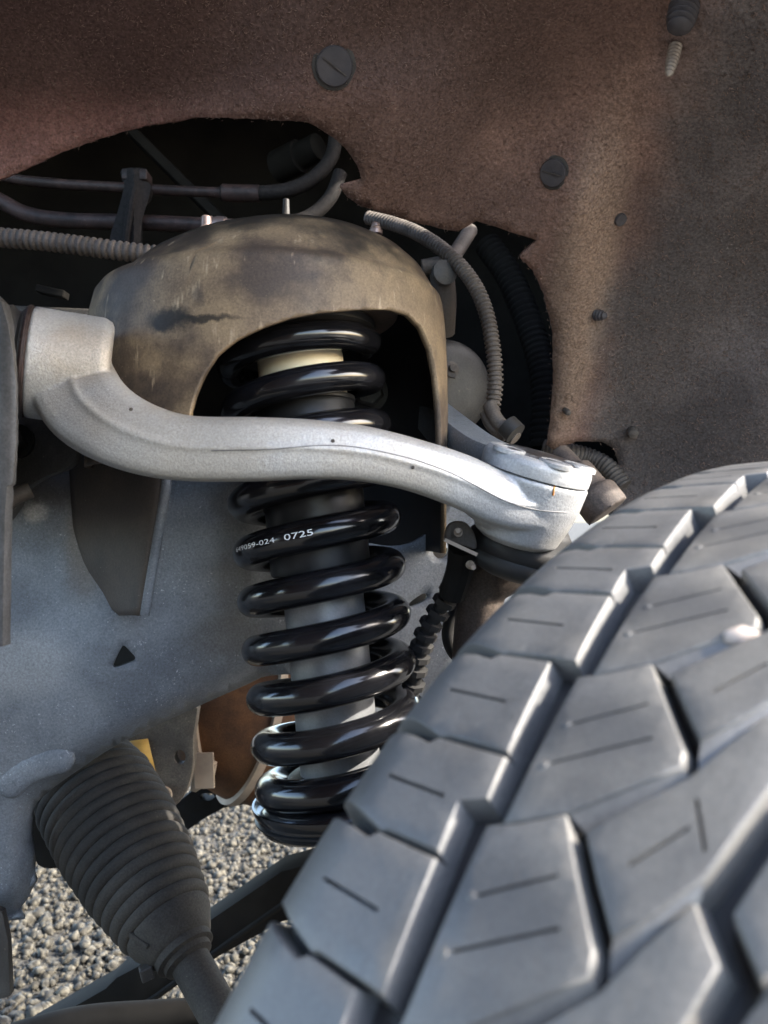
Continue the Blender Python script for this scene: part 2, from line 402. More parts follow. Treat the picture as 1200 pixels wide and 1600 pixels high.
# ------------------------------------------------------------------ wheel-arch liner
liner_poly = [(-350, -330), (1750, -330), (1750, 1100), (958, 1100)] + [(958, 770), (966, 722), (958, 700), (940, 690), (900, 690), (864, 702), (854, 694),
    (860, 650), (864, 600), (863, 520), (850, 460), (832, 422), (812, 402), (840, 375), (790, 360), (745, 345), (715, 362), (680, 355), (640, 345), (595, 332), (560, 320), (543, 308), (530, 292),
    (566, 284), (558, 258), (540, 232), (520, 214), (482, 191), (400, 186), (300, 182), (280, 188), (230, 195), (160, 215), (90, 240), (30, 268), (-30, 292), (-350, 420)]
lp = dense(liner_poly[:4], 60)[:-8] if False else None
t = thing('wheel_arch_liner', 'reddish brown muddy felt wheel-arch liner with two ragged cut-outs arching over the suspension', 'wheel liner', P(600, 100, .6))
lpoly = [q for q in dense(liner_poly, 7, .7)]
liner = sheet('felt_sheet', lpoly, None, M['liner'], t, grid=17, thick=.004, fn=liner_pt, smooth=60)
def fibres():
    n = 15000; V = []; Fc = []
    rim = [q for q in lpoly if -40 < q[0] < 1000 and 150 < q[1] < 790]
    def strand(px, py, ang, L, w, lift):
        a = liner_pt(px, py); b = liner_pt(px + math.cos(ang) * L, py + math.sin(ang) * L)
        d = (b - a); nn = (Vector((0, 0, H)) - a).normalized(); sd_ = d.cross(nn).normalized() * w
        i = len(V); V.extend([a + nn * .0003 - sd_, a + nn * .0003 + sd_, a.lerp(b, .55) + nn * lift, b + nn * lift * .4]); Fc.append((i, i + 1, i + 2)); Fc.append((i + 1, i + 3, i + 2))
    while len(V) < n * 4:
        px = random.uniform(-60, 1260); py = random.uniform(-60, 800)
        if inside(liner_poly, px, py): strand(px, py, random.gauss(.4, 1.1) + (math.pi if random.random() < .5 else 0), random.uniform(3, 10), .00014 + .00014 * random.random(), random.uniform(.0003, .0016))
    for px, py in rim:
        for _ in range(1):
            strand(px + random.uniform(-4, 4), py + random.uniform(-4, 4), random.uniform(0, 6.28), random.uniform(3, 8), .0002, random.uniform(.0002, .001))
    m = mat('felt_fibre', (.34, .235, .195), (.16, .11, .09), 120, .95, bump=0, spec=.1)
    o = mesh_obj('felt_fibres', V, Fc, m, t, 0); o['kind'] = 'stuff'
fibres()
def sky_block_liner():  # unseen sheet added above and behind the lens to block sky light
    yc, zc, R = .25, -.25, .62; V = []; Fc = []; na, nx = 26, 16
    for i in range(na):
        th = rad(82 + 98 * i / (na - 1))
        for j in range(nx):
            x = -.95 + .98 * j / (nx - 1) * (1 - .14 * i / (na - 1))
            V.append((x, yc + R * math.cos(th), zc + R * math.sin(th) + H + .01 * math.sin(x * 9 + i * .4)))
    for i in range(na - 1):
        for j in range(nx - 1): Fc.append((i*nx+j, i*nx+j+1, i*nx+nx+j+1, i*nx+nx+j))
    o = mesh_obj('sky_block_sheet', V, Fc, M['liner'], t, 60)
    s = o.modifiers.new('thickness', 'SOLIDIFY'); s.thickness = .004
sky_block_liner()
def liner_normal(px, py):
    a, b, c = liner_pt(px, py), liner_pt(px + 6, py), liner_pt(px, py + 6)
    n = (b - a).cross(c - a).normalized()
    return n if n.dot(Vector((0, 0, H)) - a) > 0 else -n
def liner_pin(px, py, rpx, name='push_pin', m='pin'):
    p = liner_pt(px, py); r = rpx / F * p.y; n = liner_normal(px, py)
    k = MB().add(*lathe(p - n * .004, n, [(0, r * .9), (.0045, r), (.0062, r), (.0072, r * .93), (.0074, r * .5), (.0068, r * .15)], 28))
    po = k.obj(name, M[m], t)
    if r > .008:
        MB().add(*lathe(p - n * .0035, n, [(0, r * 1.22), (.0038, r * 1.20), (.0042, r * 1.1), (.0040, r * .9)], 28)).obj('pin_seat', M['frame_dark'], po)
        q = p + n * .0036; v = n.cross(Vector((.5, 0, 1))).normalized()
        MB().add(*bar(q - v * r * .75, q + v * r * .75, r * .05, .0014, n)).obj('mould_mark', M['hose'], po, 0)
    return po
liner_pin(522, 103, 29); liner_pin(865, 270, 21); liner_pin(968, 342, 10); 
def liner_screw(px, py, rpx, Lpx, direction, m, ribs=8, taper=.5, name='screw_tip'):
    p = liner_pt(px, py); s = p.y / F; r = rpx * s; L = Lpx * s; prof = []
    for k in range(ribs):
        q = r * (1 - taper * (k / ribs) ** 3)
        prof += [(L * k / ribs, q * .78), (L * (k + .35) / ribs, q), (L * (k + .6) / ribs, q), (L * (k + .95) / ribs, q * .78)]
    prof.append((L * 1.05, r * .2))
    return MB().add(*lathe(p, direction, prof, 18)).obj(name, M[m], t)
n = liner_normal(1052, 70)
liner_screw(1056, 70, 10.5, 52, n * .55 + Vector((-.06, 0, -.75)), 'stud', 9)
liner_screw(1070, 8, 24, 42, n * .5 + Vector((-.05, 0, -.6)), 'pin', 5, .4, 'push_pin')
liner_screw(930, 492, 9, 20, Vector((.55, -.7, -.25)), 'pin', 4, .8)
liner_screw(988, 672, 9, 16, Vector((-.15, -.8, -.5)), 'hose', 1, .7)
liner_screw(882, 640, 5, 16, Vector((.2, -.7, -.4)), 'hose', 1, .7)

# ------------------------------------------------------------------ engine bay behind the liner
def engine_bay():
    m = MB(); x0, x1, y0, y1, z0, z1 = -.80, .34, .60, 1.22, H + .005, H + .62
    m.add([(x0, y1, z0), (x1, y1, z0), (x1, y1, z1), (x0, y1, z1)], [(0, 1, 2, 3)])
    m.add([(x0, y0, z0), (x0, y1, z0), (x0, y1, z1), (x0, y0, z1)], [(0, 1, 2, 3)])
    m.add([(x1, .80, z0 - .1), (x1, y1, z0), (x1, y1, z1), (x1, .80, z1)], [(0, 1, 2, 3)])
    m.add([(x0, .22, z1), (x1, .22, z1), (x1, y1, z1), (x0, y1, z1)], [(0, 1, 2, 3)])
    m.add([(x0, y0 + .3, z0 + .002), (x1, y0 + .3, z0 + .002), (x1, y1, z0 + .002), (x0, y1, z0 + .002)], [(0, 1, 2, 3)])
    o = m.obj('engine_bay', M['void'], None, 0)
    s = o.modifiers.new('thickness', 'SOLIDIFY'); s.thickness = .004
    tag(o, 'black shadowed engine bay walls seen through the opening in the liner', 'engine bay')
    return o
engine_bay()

# ------------------------------------------------------------------ strut tower (coil bucket)
def sun_block_fender():  # unseen panel added to shade the arm end from the sun
    yc, zc = .25, -.25; V = []; Fc = []; na = 40; rs = [(.523, .418), (.520, .425), (.527, .432), (.60, .436), (.72, .432), (.86, .418)]
    for i in range(na):
        th = rad(14 + 100 * i / (na - 1))
        for rr_, x in rs: V.append((x, yc + rr_ * math.cos(th), zc + rr_ * math.sin(th) + H))
    k = len(rs)
    for i in range(na - 1):
        for j in range(k - 1): Fc.append((i*k+j, i*k+j+1, i*k+k+j+1, i*k+k+j))
    o = mesh_obj('sun_block_fender', V, Fc, mat('sun_block_dark_red_paint', (.20, .02, .018), (.18, .018, .016), 20, .25, coat=.8, bump=0), None, 60)
    sdf = o.modifiers.new('thickness', 'SOLIDIFY'); sdf.thickness = .002
    tag(o, 'unseen dark red panel added over the tyre to keep sun off the arm, outboard of the felt liner', 'sun_block_fender')
sun_block_fender()

def strut_tower():
    t = thing('strut_tower', 'dusty brown domed spring bucket with an arched opening around the spring', 'spring tower', P(420, 700, .63))
    rows = [(352, 430, 470), (354, 385, 545), (360, 330, 600), (372, 275, 634), (392, 232, 660), (425, 192, 680), (465, 165, 690), (510, 154, 695), (570, 150, 698), (640, 150, 699), (900, 150, 699)]
    D = .605; RXM = 274 * D / F; ry0 = .133
    tab = []
    for py, a, b in rows:
        rx = (b - a) / 2 * D / F; xc = ((a + b) / 2 - 600) / F * D
        ry = ry0 * (rx / RXM) ** .9
        # the visible outline of each slice is its near quarter: lower it so that it projects where the photograph shows it
        z = (800 - py) / F * (D - ry * (.55 if py < 460 else .15)) + H
        tab.append((z, xc, rx, ry))
    tab = np.array(tab)
    zz = np.concatenate([np.linspace(tab[0, 0], tab[5, 0], 30), np.linspace(tab[5, 0], tab[-1, 0], 70)[1:]])
    zi = tab[::-1]
    def row(z): return [np.interp(z, zi[:, 0], zi[:, k]) for k in (1, 2, 3)]
    arch = [(250, 900), (292, 660), (302, 622), (318, 585), (340, 553), (370, 530), (410, 511), (455, 496), (500, 488), (560, 483), (610, 483), (640, 492), (660, 512), (674, 545), (683, 590), (688, 640), (690, 700), (693, 760), (697, 900)]
    ax = [q[0] for q in arch]; ay = [q[1] for q in arch]
    NC = 300; V = []; Fc = []; NR = 46
    for k in range(NC):
        a = 2 * math.pi * k / NC
        pts = []
        for z in zz:
            xc, rx, ry = row(z)
            ca, sa = math.cos(a), math.sin(a)
            pts.append(Vector((xc + rx * ca, D - ry * sa, z)))
        zlim = H + ((800 - 722) / F * .50 if math.sin(a) > -.05 else -.06)
        if math.cos(a) > .3 and -.42 < math.sin(a): zlim = max(zlim, H + (.004 if math.sin(a) > 0 else -.034))
        pts = [p for p in pts if p.z >= zlim]
        cut = len(pts) - 1
        if math.sin(a) > -.1:
            for i, p in enumerate(pts):
                px, py = proj(p)
                if 292 < px < 692 and py > np.interp(px, ax, ay): cut = i; break
        A = np.array([tuple(p) for p in pts[:cut + 1]])
        if cut < len(pts) - 1 and cut > 0:   # exact crossing
            p0, p1 = pts[cut - 1], pts[cut]; lo, hi = 0., 1.
            for _ in range(14):
                mid = (lo + hi) / 2; px, py = proj(p0.lerp(p1, mid))
                if py > np.interp(px, ax, ay): hi = mid
                else: lo = mid
            A[-1] = tuple(p0.lerp(p1, hi))
        s = np.linspace(0, len(A) - 1, NR)
        for v in s: V.append(Vector([np.interp(v, np.arange(len(A)), A[:, j]) for j in range(3)]))
    for k in range(NC):
        k2 = (k + 1) % NC
        for i in range(NR - 1): Fc.append((k * NR + i, k2 * NR + i, k2 * NR + i + 1, k * NR + i + 1))
    Fc.append(tuple(k * NR for k in range(NC)))
    o = mesh_obj('bucket_shell', V, Fc, M['tower'], t, 60)
    me = o.data
    if me.polygons[-1].normal.z < 0: me.flip_normals()
    me.materials.append(mat('shaded_inner_paint', (.020, .020, .024), (.03, .029, .031), 20, .6, bump=.1))  # dark inner colour paints in the shade inside the bucket
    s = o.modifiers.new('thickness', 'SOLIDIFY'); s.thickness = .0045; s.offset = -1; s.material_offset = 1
    # studs through the top
    for px, py, d, r, L, m in ((322, 366, .60, 8, 26, 'fitting'), (587, 366, .60, 7, 16, 'fitting')):
        b = P(px, py, d); q = d / F
        MB().add(*lathe(b, (0, 0, 1), [(0, r * 1.5 * q), (6 * q, r * 1.5 * q), (7 * q, r * 1.15 * q), (10 * q, r * 1.3 * q), (12 * q, r * q), (L * q, r * q), (L * q + .001, r * .8 * q)], 18)).obj('stud', M[m], t)
    b = P(447, 358, .60); q = .6 / F
    MB().add(*lathe(b, (0, 0, 1), [(0, 14*q), (5*q, 14*q), (7*q, 9*q), (10*q, 9*q), (11*q, 7*q), (14*q, 9*q), (17*q, 7*q), (20*q, 8*q), (23*q, 6*q), (46*q, 5*q), (47*q, 4*q)], 18)).obj('stud', M['steel_plate'], t)
    # bolt on the inner back wall
    c = P(574, 613, .70)
    hb = hexbolt(c, (.1, -1, -.1), .012, .020); hb.obj('bolt', M['steel_plate'], t)
    return t
strut_tower()

# ------------------------------------------------------------------ coilover
def axis_x(py): return 474 + (py - 610) * .0985
def coilover():
    t = thing('coilover', 'glossy black coil spring over a grey shock absorber standing in the spring bucket', 'coilover', P(515, 1310, .55))
    def C(py): return P(axis_x(py), py, .556 - (py - 500) * .00002)
    ax = (C(500) - C(1300)).normalized()
    Rc, rw = .0488, .0106
    tips = [(0, 1262), (1, 1224), (2, 1152), (3, 1080), (4, 1005), (5, 930), (6, 856), (7, 780), (8, 706), (9, 640), (10, 565), (10.6, 544)]
    tn = [q[0] for q in tips]; tp = [q[1] for q in tips]
    X = Vector((1, 0, 0)); X = (X - ax * X.dot(ax)).normalized(); Y = ax.cross(X)  # Y points away from the lens
    if Y.y < 0: Y = -Y
    def hel(n):
        # smooth interpolation of tip heights
        i = int(min(max(n, 0), 10.59)); 
        py = np.interp(n, tn, tp); py = .5 * py + .25 * (np.interp(n - .5, tn, tp) + np.interp(n + .5, tn, tp)) if .5 < n < 10 else py
        a = 2 * math.pi * n
        rc = Rc
        return C(py) + X * (-math.cos(a) * rc) + Y * (-math.sin(a) * rc)
    N = 900; pts = [hel(n) for n in np.linspace(-.04, 10.55, N)]
    rr = [rw * (1 if 6 < i < N - 6 else .8) * (1 - .09 * sstep(690, 760, i)) for i in range(N)]
    sp = MB().add(*tube(pts, rr, 28)).obj('coil_spring', M['spring'], t, 60)
    # printed part number on the wire of the seventh coil
    def text_on(s, n0, n1, size, va, sx=1.0):
        cu = bpy.data.curves.new('print', 'FONT'); cu.body = s; cu.size = 1; cu.resolution_u = 3
        tmp = bpy.data.objects.new('print_tmp', cu); COL.objects.link(tmp)
        bpy.context.view_layer.update()
        me = bpy.data.meshes.new_from_object(tmp.evaluated_get(bpy.context.evaluated_depsgraph_get()))
        bpy.data.objects.remove(tmp)
        bm = bmesh.new(); bm.from_mesh(me)
        bmesh.ops.triangulate(bm, faces=bm.faces); bmesh.ops.subdivide_edges(bm, edges=bm.edges, cuts=1)
        xs = [v.co.x for v in bm.verts]; x0, x1 = min(xs), max(xs)
        for v in bm.verts:
            n = n0 + (n1 - n0) * (v.co.x - x0) / (x1 - x0)
            c = hel(n); T = (hel(n + .002) - hel(n - .002)).normalized()
            rad_ = (c - C(np.interp(n, tn, tp))); rad_ = (rad_ - ax * rad_.dot(ax)); rad_ = (rad_ - T * rad_.dot(T)).normalized()
            up = T.cross(rad_); up = up if up.z > 0 else -up
            al = va + (v.co.y - .35) * size
            v.co = c + (rad_ * math.cos(al) + up * math.sin(al)) * (rw + .00012)
        bm.to_mesh(me); bm.free()
        return link('printed_number', me, M['white_print'], sp, 0)
    text_on('649059-024', 6.080, 6.188, .42, .10)
    text_on('0725', 6.206, 6.256, .52, .10)
    # shock absorber
    def at(py): return (C(py) - C(1300)).length
    o = C(1300)
    MB().add(*lathe(o, ax, [(at(p), r) for p, r in ((895, .0), (895, .0330), (893, .0345), (890, .0348), (640, .0348), (636, .0342), (634, .0355), (628, .0355), (626, .0330), (625, .01))], 64)).obj('reservoir_can', M['shock_black'], t)
    MB().add(*lathe(o, ax, [(at(p), r) for p, r in ((1262, .0278), (894, .0278))], 64)).obj('shock_body', M['shock_body'], t)
    MB().add(*lathe(o, ax, [(at(p), r) for p, r in ((626, .026), (622, .0305), (560, .0300), (545, .0285), (520, .027))], 48)).obj('bump_stop', M['bumpstop'], t)
    MB().add(*lathe(o, ax, [(at(p), r) for p, r in ((540, .036), (536, .048), (528, .0545), (518, .055), (512, .052), (509, .03))], 64)).obj('spring_isolator', M['black_plastic'], t)
    MB().add(*lathe(o, ax, [(at(p), r) for p, r in ((512, .02), (512, .0700), (509, .0715), (503, .0715), (499, .069), (484, .045), (480, .02))], 64)).obj('upper_spring_seat', mat('brown_seat_paint', (.17, .12, .09), (.10, .075, .06), 20, .45, grain=.2), t)
    MB().add(*lathe(o, ax, [(at(p), r) for p, r in ((1264, .03), (1258, .055), (1252, .0605), (1244, .0620), (1238, .0620), (1238, .0605), (1246, .0590), (1249, .050), (1249, .03))], 64)).obj('lower_spring_perch', M['spring'], t)
    MB().add(*lathe(o, ax, [(at(p), r) for p, r in ((1256, .058), (1259, .0610), (1262, .0608), (1266, .056))], 64)).obj('perch_rim', M['shock_black'], t)
    MB().add(*lathe(o, ax, [(at(p), r) for p, r in ((1252, .0365), (1205, .0365), (1201, .034), (1201, .02))], 48)).obj('perch_sleeve', M['steel_plate'], t)
    MB().add(*lathe(o, ax, [(at(p), r) for p, r in ((1420, .020), (1262, .028))], 32)).obj('lower_mount', M['bar'], t)
    return t
coilover()

# ------------------------------------------------------------------ upper control arm
def control_arm():
    t = thing('upper_control_arm', 'silver cast aluminium upper control arm sweeping across in front of the spring', 'control arm', P(480, 705, .45))
    st = [(108, 545, 104, .489, 18), (114, 592, 128, .474, 21), (136, 634, 132, .461, 24), (180, 667, 121, .452, 25), (237, 690, 110, .446, 23), (300, 701, 102, .443, 22), (400, 702, 100, .440, 21),
          (480, 702, 93, .441, 20), (560, 708, 87, .445, 20), (640, 725, 82, .451, 20), (720, 752, 84, .460, 21), (785, 782, 82, .470, 24), (835, 792, 82, .478, 26)]
    sm = smooth_path(st, 8)
    pts = [P(s[0], s[1], s[3]) for s in sm]
    prof = [(-1.0, .25), (-.97, .55), (-.88, .80), (-.70, .93), (-.40, 1.0), (-.05, 1.04), (.02, 1.10), (.09, 1.10), (.16, 1.02), (.45, .93), (.72, .80), (.90, .58), (.98, .32), (1.0, .1)]
    loop = [(h, w) for h, w in prof] + [(h, -w) for h, w in prof[::-1]]
    V = []; Fc = []; n = len(loop)
    for i, (s, p) in enumerate(zip(sm, pts)):
        T = (pts[min(i + 1, len(pts) - 1)] - pts[max(i - 1, 0)]).normalized()
        view = (Vector((0, 0, H)) - p).normalized(); up = view.cross(T); up = -up.normalized() if up.z < 0 and T.x > .5 else up.normalized()
        # 'up' is the left-hand normal of the direction of travel (top edge of the arm)
        up = T.cross(view).normalized() * -1
        dz = up.cross(T).normalized()
        if dz.dot(view) < 0: dz = -dz
        hh = s[2] / 2 / F * s[3]; ww = s[4] / 1000 * .72
        for h, w in loop: V.append(p + up * (h * hh) + dz * (w * ww))
    for i in range(len(pts) - 1):
        for k in range(n):
            a = i * n + k; b = i * n + (k + 1) % n; Fc.append((a, b, b + n, a + n))
    Fc.append(tuple(range(n - 1, -1, -1))); Fc.append(tuple((len(pts) - 1) * n + k for k in range(n)))
    m = MB().add(V, Fc)
    # bushing eye
    bax = Vector((.93, .34, -.10)).normalized(); bo = P(45, 566, .470)
    m.add(*lathe(bo, bax, [(0, .0310), (.001, .0330), (.0400, .0335), (.0445, .0315), (.0460, .028)], 48))
    # ball-joint cup and its heel
    jax = Vector((.27, -.22, 1)).normalized(); jo = P(826, 768, .488)
    m.add(*lathe(jo, jax, [(-.033, .020), (-.029, .0265), (-.016, .0305), (-.005, .0330), (.0095, .0342), (.0112, .0334)], 64))
    # web down to the ball joint housing
    m.add(*pxtube([(735, 768, .470), (770, 795, .474), (815, 812, .480), (845, 815, .486)], [.012] * 16 + [.0135] * 15, 16))
    arm = m.obj('arm_casting', M['alu'], t, 60)
    r = arm.modifiers.new('cast', 'REMESH'); r.mode = 'VOXEL'; r.voxel_size = .0011; r.use_smooth_shade = True
    s = arm.modifiers.new('soften', 'SMOOTH'); s.factor = .5; s.iterations = 5
    # rear leg of the arm, reaching back behind the tower
    rl = [(800, 735, .505), (750, 712, .56), (700, 672, .635), (640, 620, .73)]
    pr = [P(*q) for q in smooth_path(rl, 6)]; mb = MB(); V = []; Fc = []
    sec = [(-1, -.7), (-.8, -1), (.8, -1), (1, -.7), (1, .7), (.8, 1), (-.8, 1), (-1, .7)]
    for (T, u, w), p in zip(frames(pr), pr):
        up = Vector((0.1, -.25, 1)); up = (up - T * up.dot(T)).normalized(); sd_ = T.cross(up)
        for a, b in sec: V.append(p + sd_ * (a * .014) + up * (b * .013))
    for i in range(len(pr) - 1):
        for k in range(8): Fc.append((i*8+k, i*8+(k+1) % 8, i*8+8+(k+1) % 8, i*8+8+k))
    Fc.append(tuple(range(7, -1, -1))); Fc.append(tuple((len(pr)-1)*8+k for k in range(8)))
    mb.add(V, Fc); mb.obj('rear_leg', M['frame'], t, 50)
    # casting line along the arm
    pl = [(250, 706, .4265), (330, 707, .4240), (420, 702, .4225), (500, 697, .4235), (560, 700, .4275), (640, 716, .434), (700, 737, .440), (760, 765, .447), (820, 790, .452)]
    # bushing: rubber and metal washers at the inboard end
    MB().add(*lathe(bo - bax * .016, bax, [(0, .0275), (.002, .0310), (.005, .0318), (.008, .0290), (.010, .0285), (.012, .0312), (.0155, .0318)], 40)).obj('bushing_rubber', M['rubber'], t)
    MB().add(*lathe(bo - bax * .003, bax, [(0, .0325), (.0012, .0335), (.0028, .0335), (.0036, .0322)], 48)).obj('bushing_lip', M['pipe'], t)
    MB().add(*lathe(bo - bax * .032, bax, [(0, .010), (.018, .010)], 24)).obj('bushing_sleeve', M['steel_plate'], t)
    # ball joint cap: stepped cover with three scalloped lugs
    jc = jo + jax * .0118
    MB().add(*lathe(jc, jax, [(0, .0318), (.0003, .0338), (.0060, .0340), (.0090, .0333), (.0112, .0310), (.0116, .0285), (.0106, .024)], 64)).obj('ball_joint_cover', M['alu'], t)
    u = jax.orthogonal().normalized(); w = jax.cross(u)
    MB().add(*lathe(jc + jax * .0102, jax, [(0, .0245), (.0012, .0245), (.0022, .0225), (.0024, .008)], 48)).obj('ball_joint_cap', M['alu_dark'], t)
    vdir = Vector((0, -1, 0)); vdir = (vdir - jax * vdir.dot(jax)).normalized(); sdir = jax.cross(vdir)
    for ang in (-55, 15, 80):
        c = jc + jax * .0096 + (vdir * math.cos(rad(ang)) + sdir * math.sin(rad(ang))) * .0245
        MB().add(*lathe(c, jax, [(0, .0105), (.0022, .0105), (.0032, .0090), (.0030, .0070), (.0016, .0030), (.0014, .0005)], 28)).obj('lug', M['alu'], t)
    # parting line and rust weep: laid on the casting where it is
    from mathutils.bvhtree import BVHTree
    bpy.context.view_layer.update()
    bvh = BVHTree.FromObject(arm, bpy.context.evaluated_depsgraph_get()); eye = Vector((0, 0, H))
    def on_arm(px, py, lift):
        d = (P(px, py, 1) - eye).normalized(); h = bvh.ray_cast(eye, d)
        return h[0] + h[1] * lift if h[0] is not None else None
    def line(name, pp, rad_, m, lift):
        pts = [on_arm(x, y, lift) for x, y in smooth_path(pp, 12)]; pts = [p for p in pts if p is not None]
        pts = [pts[0]] + [(pts[i-1] + pts[i] + pts[i+1]) / 3 for i in range(1, len(pts) - 1)] + [pts[-1]]
        MB().add(*tube(pts, rad_, 8)).obj(name, m, arm, 60)
    line('parting_line', [(330, 704), (420, 702), (500, 696), (560, 699), (640, 716), (700, 737), (740, 757), (790, 783), (840, 797), (885, 801)], .00045, mat('dull_seam_metal', (.20, .195, .19), (.14, .135, .13), 60, .6, metal=.3), -.0002)  # darker grey metal for the casting seam
    line('rust_streak', [(868, 742), (867, 752), (866, 762), (864, 774)], .0007, mat('rust_streak', (.42, .18, .04), (.30, .12, .03), 200, .8), -.0002)
    for px, py in ((520, 689), (205, 640), (645, 730), (872, 760)):
        q = on_arm(px, py, .0001)
        if q: MB().add(*lathe(q, eye - q, [(0, .0012), (.0005, .0009)], 7)).obj('chip', M['bracket'], arm, 0)
    return t
control_arm()

# ------------------------------------------------------------------ frame rail
frame_poly = [(-260, 540), (60, 590), (150, 640), (300, 665), (380, 700), (470, 770), (540, 835), (585, 850), (628, 852), (662, 837), (688, 810), (701, 775), (704, 690), (755, 690), (756, 800), (750, 880), (738, 935), (722, 985), (700, 1050), (680, 1140),
              (560, 1120), (480, 1060), (420, 1056), (385, 1070), (300, 1108), (190, 1160), (120, 1205), (75, 1238), (55, 1262), (51, 1300), (56, 1345), (50, 1390), (32, 1418), (4, 1440), (-260, 1480)]
low_edge = np.array(dense([(420, 1056), (385, 1070), (300, 1108), (190, 1160), (120, 1205), (75, 1238), (55, 1262), (51, 1300), (56, 1345), (50, 1390), (32, 1418), (4, 1440), (-260, 1480)], 8)[:-90])
def frame_d(x, y):
    d = .604 + .035 * sstep(150, 480, x) + .02 * sstep(560, 720, x) - .02 * sstep(0, -200, x)
    q = math.sqrt(((low_edge - (x, y)) ** 2).sum(1).min())
    if x < 430: d += .026 * max(0, 1 - q / 38) ** 2.2
    d -= .022 * math.exp(-((y - 1040 - (150 - x) * .3) / 160) ** 2) * (1 - sstep(150, 420, x))
    d += .018 * (1 - sstep(690, 800, y)) * (1 - sstep(200, 400, x))
    return d
def frame_rail():
    t = thing('frame_rail', 'blue grey speckled steel frame rail behind the spring, with a small triangular hole', 'frame', P(200, 1000, .62))
    tri = rounded([(193, 1009), (197, 1011), (211, 1026), (212, 1031), (208, 1034), (182, 1043), (177, 1041), (177, 1037), (189, 1012)], 3)
    slot = rounded([(643, 948), (640, 942), (660, 928), (668, 930), (665, 938)], 3)
    hole = [(688 + 13 * math.cos(a), 856 + 17 * math.sin(a)) for a in np.linspace(0, 2 * math.pi, 20, endpoint=False)]
    o = sheet('side_plate', dense(rounded(frame_poly, 3), 10), frame_d, M['frame'], t, holes=[dense(tri, 3), dense(slot, 4), hole], grid=14, thick=.005, smooth=60)
    back = [(-260, 640), (200, 690), (330, 760), (420, 860), (420, 1010), (300, 1050), (190, 1100), (110, 1150), (40, 1190), (-260, 1300)]
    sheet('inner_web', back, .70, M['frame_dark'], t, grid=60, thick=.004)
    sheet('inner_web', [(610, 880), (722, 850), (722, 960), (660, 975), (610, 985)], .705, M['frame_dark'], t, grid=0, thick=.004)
    # weld build-up on the lower corner
    w = MB()
    for k, (px, py) in enumerate(((20, 1222), (34, 1210), (50, 1200), (66, 1193), (82, 1187), (95, 1184))):
        c = P(px, py, frame_d(px, py) + .003)
        V, Fc = lathe(c - Vector((0, .0, 0)), (0, -1, .1), [(0, .012), (.003, .0115), (.006, .008), (.0072, .003)], 14)
        w.add(V, Fc)
    wo = w.obj('weld_bead', M['frame'], t, 60)
    rm = wo.modifiers.new('melt', 'REMESH'); rm.mode = 'VOXEL'; rm.voxel_size = .0015; rm.use_smooth_shade = True
    sm = wo.modifiers.new('soften', 'SMOOTH'); sm.iterations = 4
    # gusset bracket standing off the plate
    front = [P(*q) for q in ((262, 690, .535), (258, 756, .537), (246, 830, .542), (234, 900, .548), (224, 960, .553))]
    back = [P(*q) for q in ((112, 690, .600), (116, 780, .602), (128, 880, .604), (160, 930, .599), (191, 959, .584))]
    nn = 14
    V = []; Fc = []
    fp = [Vector(q) for q in smooth_path([tuple(v) for v in front], 4)]; bp_ = [Vector(q) for q in smooth_path([tuple(v) for v in back], 4)]
    for a, b in zip(fp, bp_):
        for k in range(nn):
            s = k / (nn - 1); p = a.lerp(b, s); p.y += -.004 * math.sin(s ** .5 * math.pi); V.append(p)
    for i in range(len(fp) - 1):
        for k in range(nn - 1): Fc.append((i*nn+k, i*nn+k+1, i*nn+nn+k+1, i*nn+nn+k))
    g = mesh_obj('gusset_bracket', V, Fc, M['bracket'], t, 60)
    s = g.modifiers.new('thickness', 'SOLIDIFY'); s.thickness = .0055; s.offset = 0
    MB().add(*tube([p + Vector((.0012, -.001, 0)) for p in fp], .0036, 8)).obj('bracket_edge', M['frame'], g, 60)
    return t
frame_rail()

# pivot plate at the inboard edge and what lies between it and the tower
def pivot():
    t = thing('pivot_plate', 'grey upright pivot plate at the left edge beside the control arm bushing', 'bracket', P(0, 760, .42))
    poly = [(-120, 430), (-20, 455), (2, 472), (12, 505), (20, 550), (25, 600), (25, 690), (19, 756), (11, 760), (8, 800), (6, 900), (4, 1010), (-120, 1030)]
    sheet('plate', dense(poly, 10), lambda x, y: .405 + .0000012 * (x - 10) ** 2 * 4 + .00002 * abs(y - 640), M['ear'], t, grid=14, thick=.006, bevel=.0012)
    MB().add(*bar(P(-75, 640, .41), P(-75, 700, .60), .05, .10)).obj('web', M['ear'], t, 0, .003)
    t2 = thing('pivot_mount', 'dark pivot mount with a bolt head in the shade below the bushing', 'mount', P(60, 720, .56))
    sheet('mount_web', rounded([(-20, 640), (60, 645), (112, 650), (116, 720), (70, 745), (40, 765), (20, 800), (-20, 830)], 4), lambda x, y: .565 - .0002 * (x - 20), M['steel_plate'], t2, grid=14, thick=.006, bevel=.001)
    hexbolt(P(30, 690, .553), (-.1, -1, .05), .008, .010).obj('bolt', M['bar'], t2)
    MB().add(*pxtube([(0, 790, .55), (25, 775, .552), (48, 765, .556)], .006, 12)).obj('pinch_flange', M['bracket'], t2)
    # ledge above the bushing
    t3 = thing('inner_rail', 'dark horizontal rail with a small clip, above the control arm bushing at left', 'rail', P(60, 465, .66))
    MB().add(*bar(P(-200, 508, .68), P(172, 524, .68), .03, .038)).obj('rail_face', M['steel_plate'], t3, 0, .002)
    MB().add(*bar(P(60, 452, .655), P(104, 462, .655), .012, .006)).obj('clip', M['bar'], t3, 0, .001)
pivot()

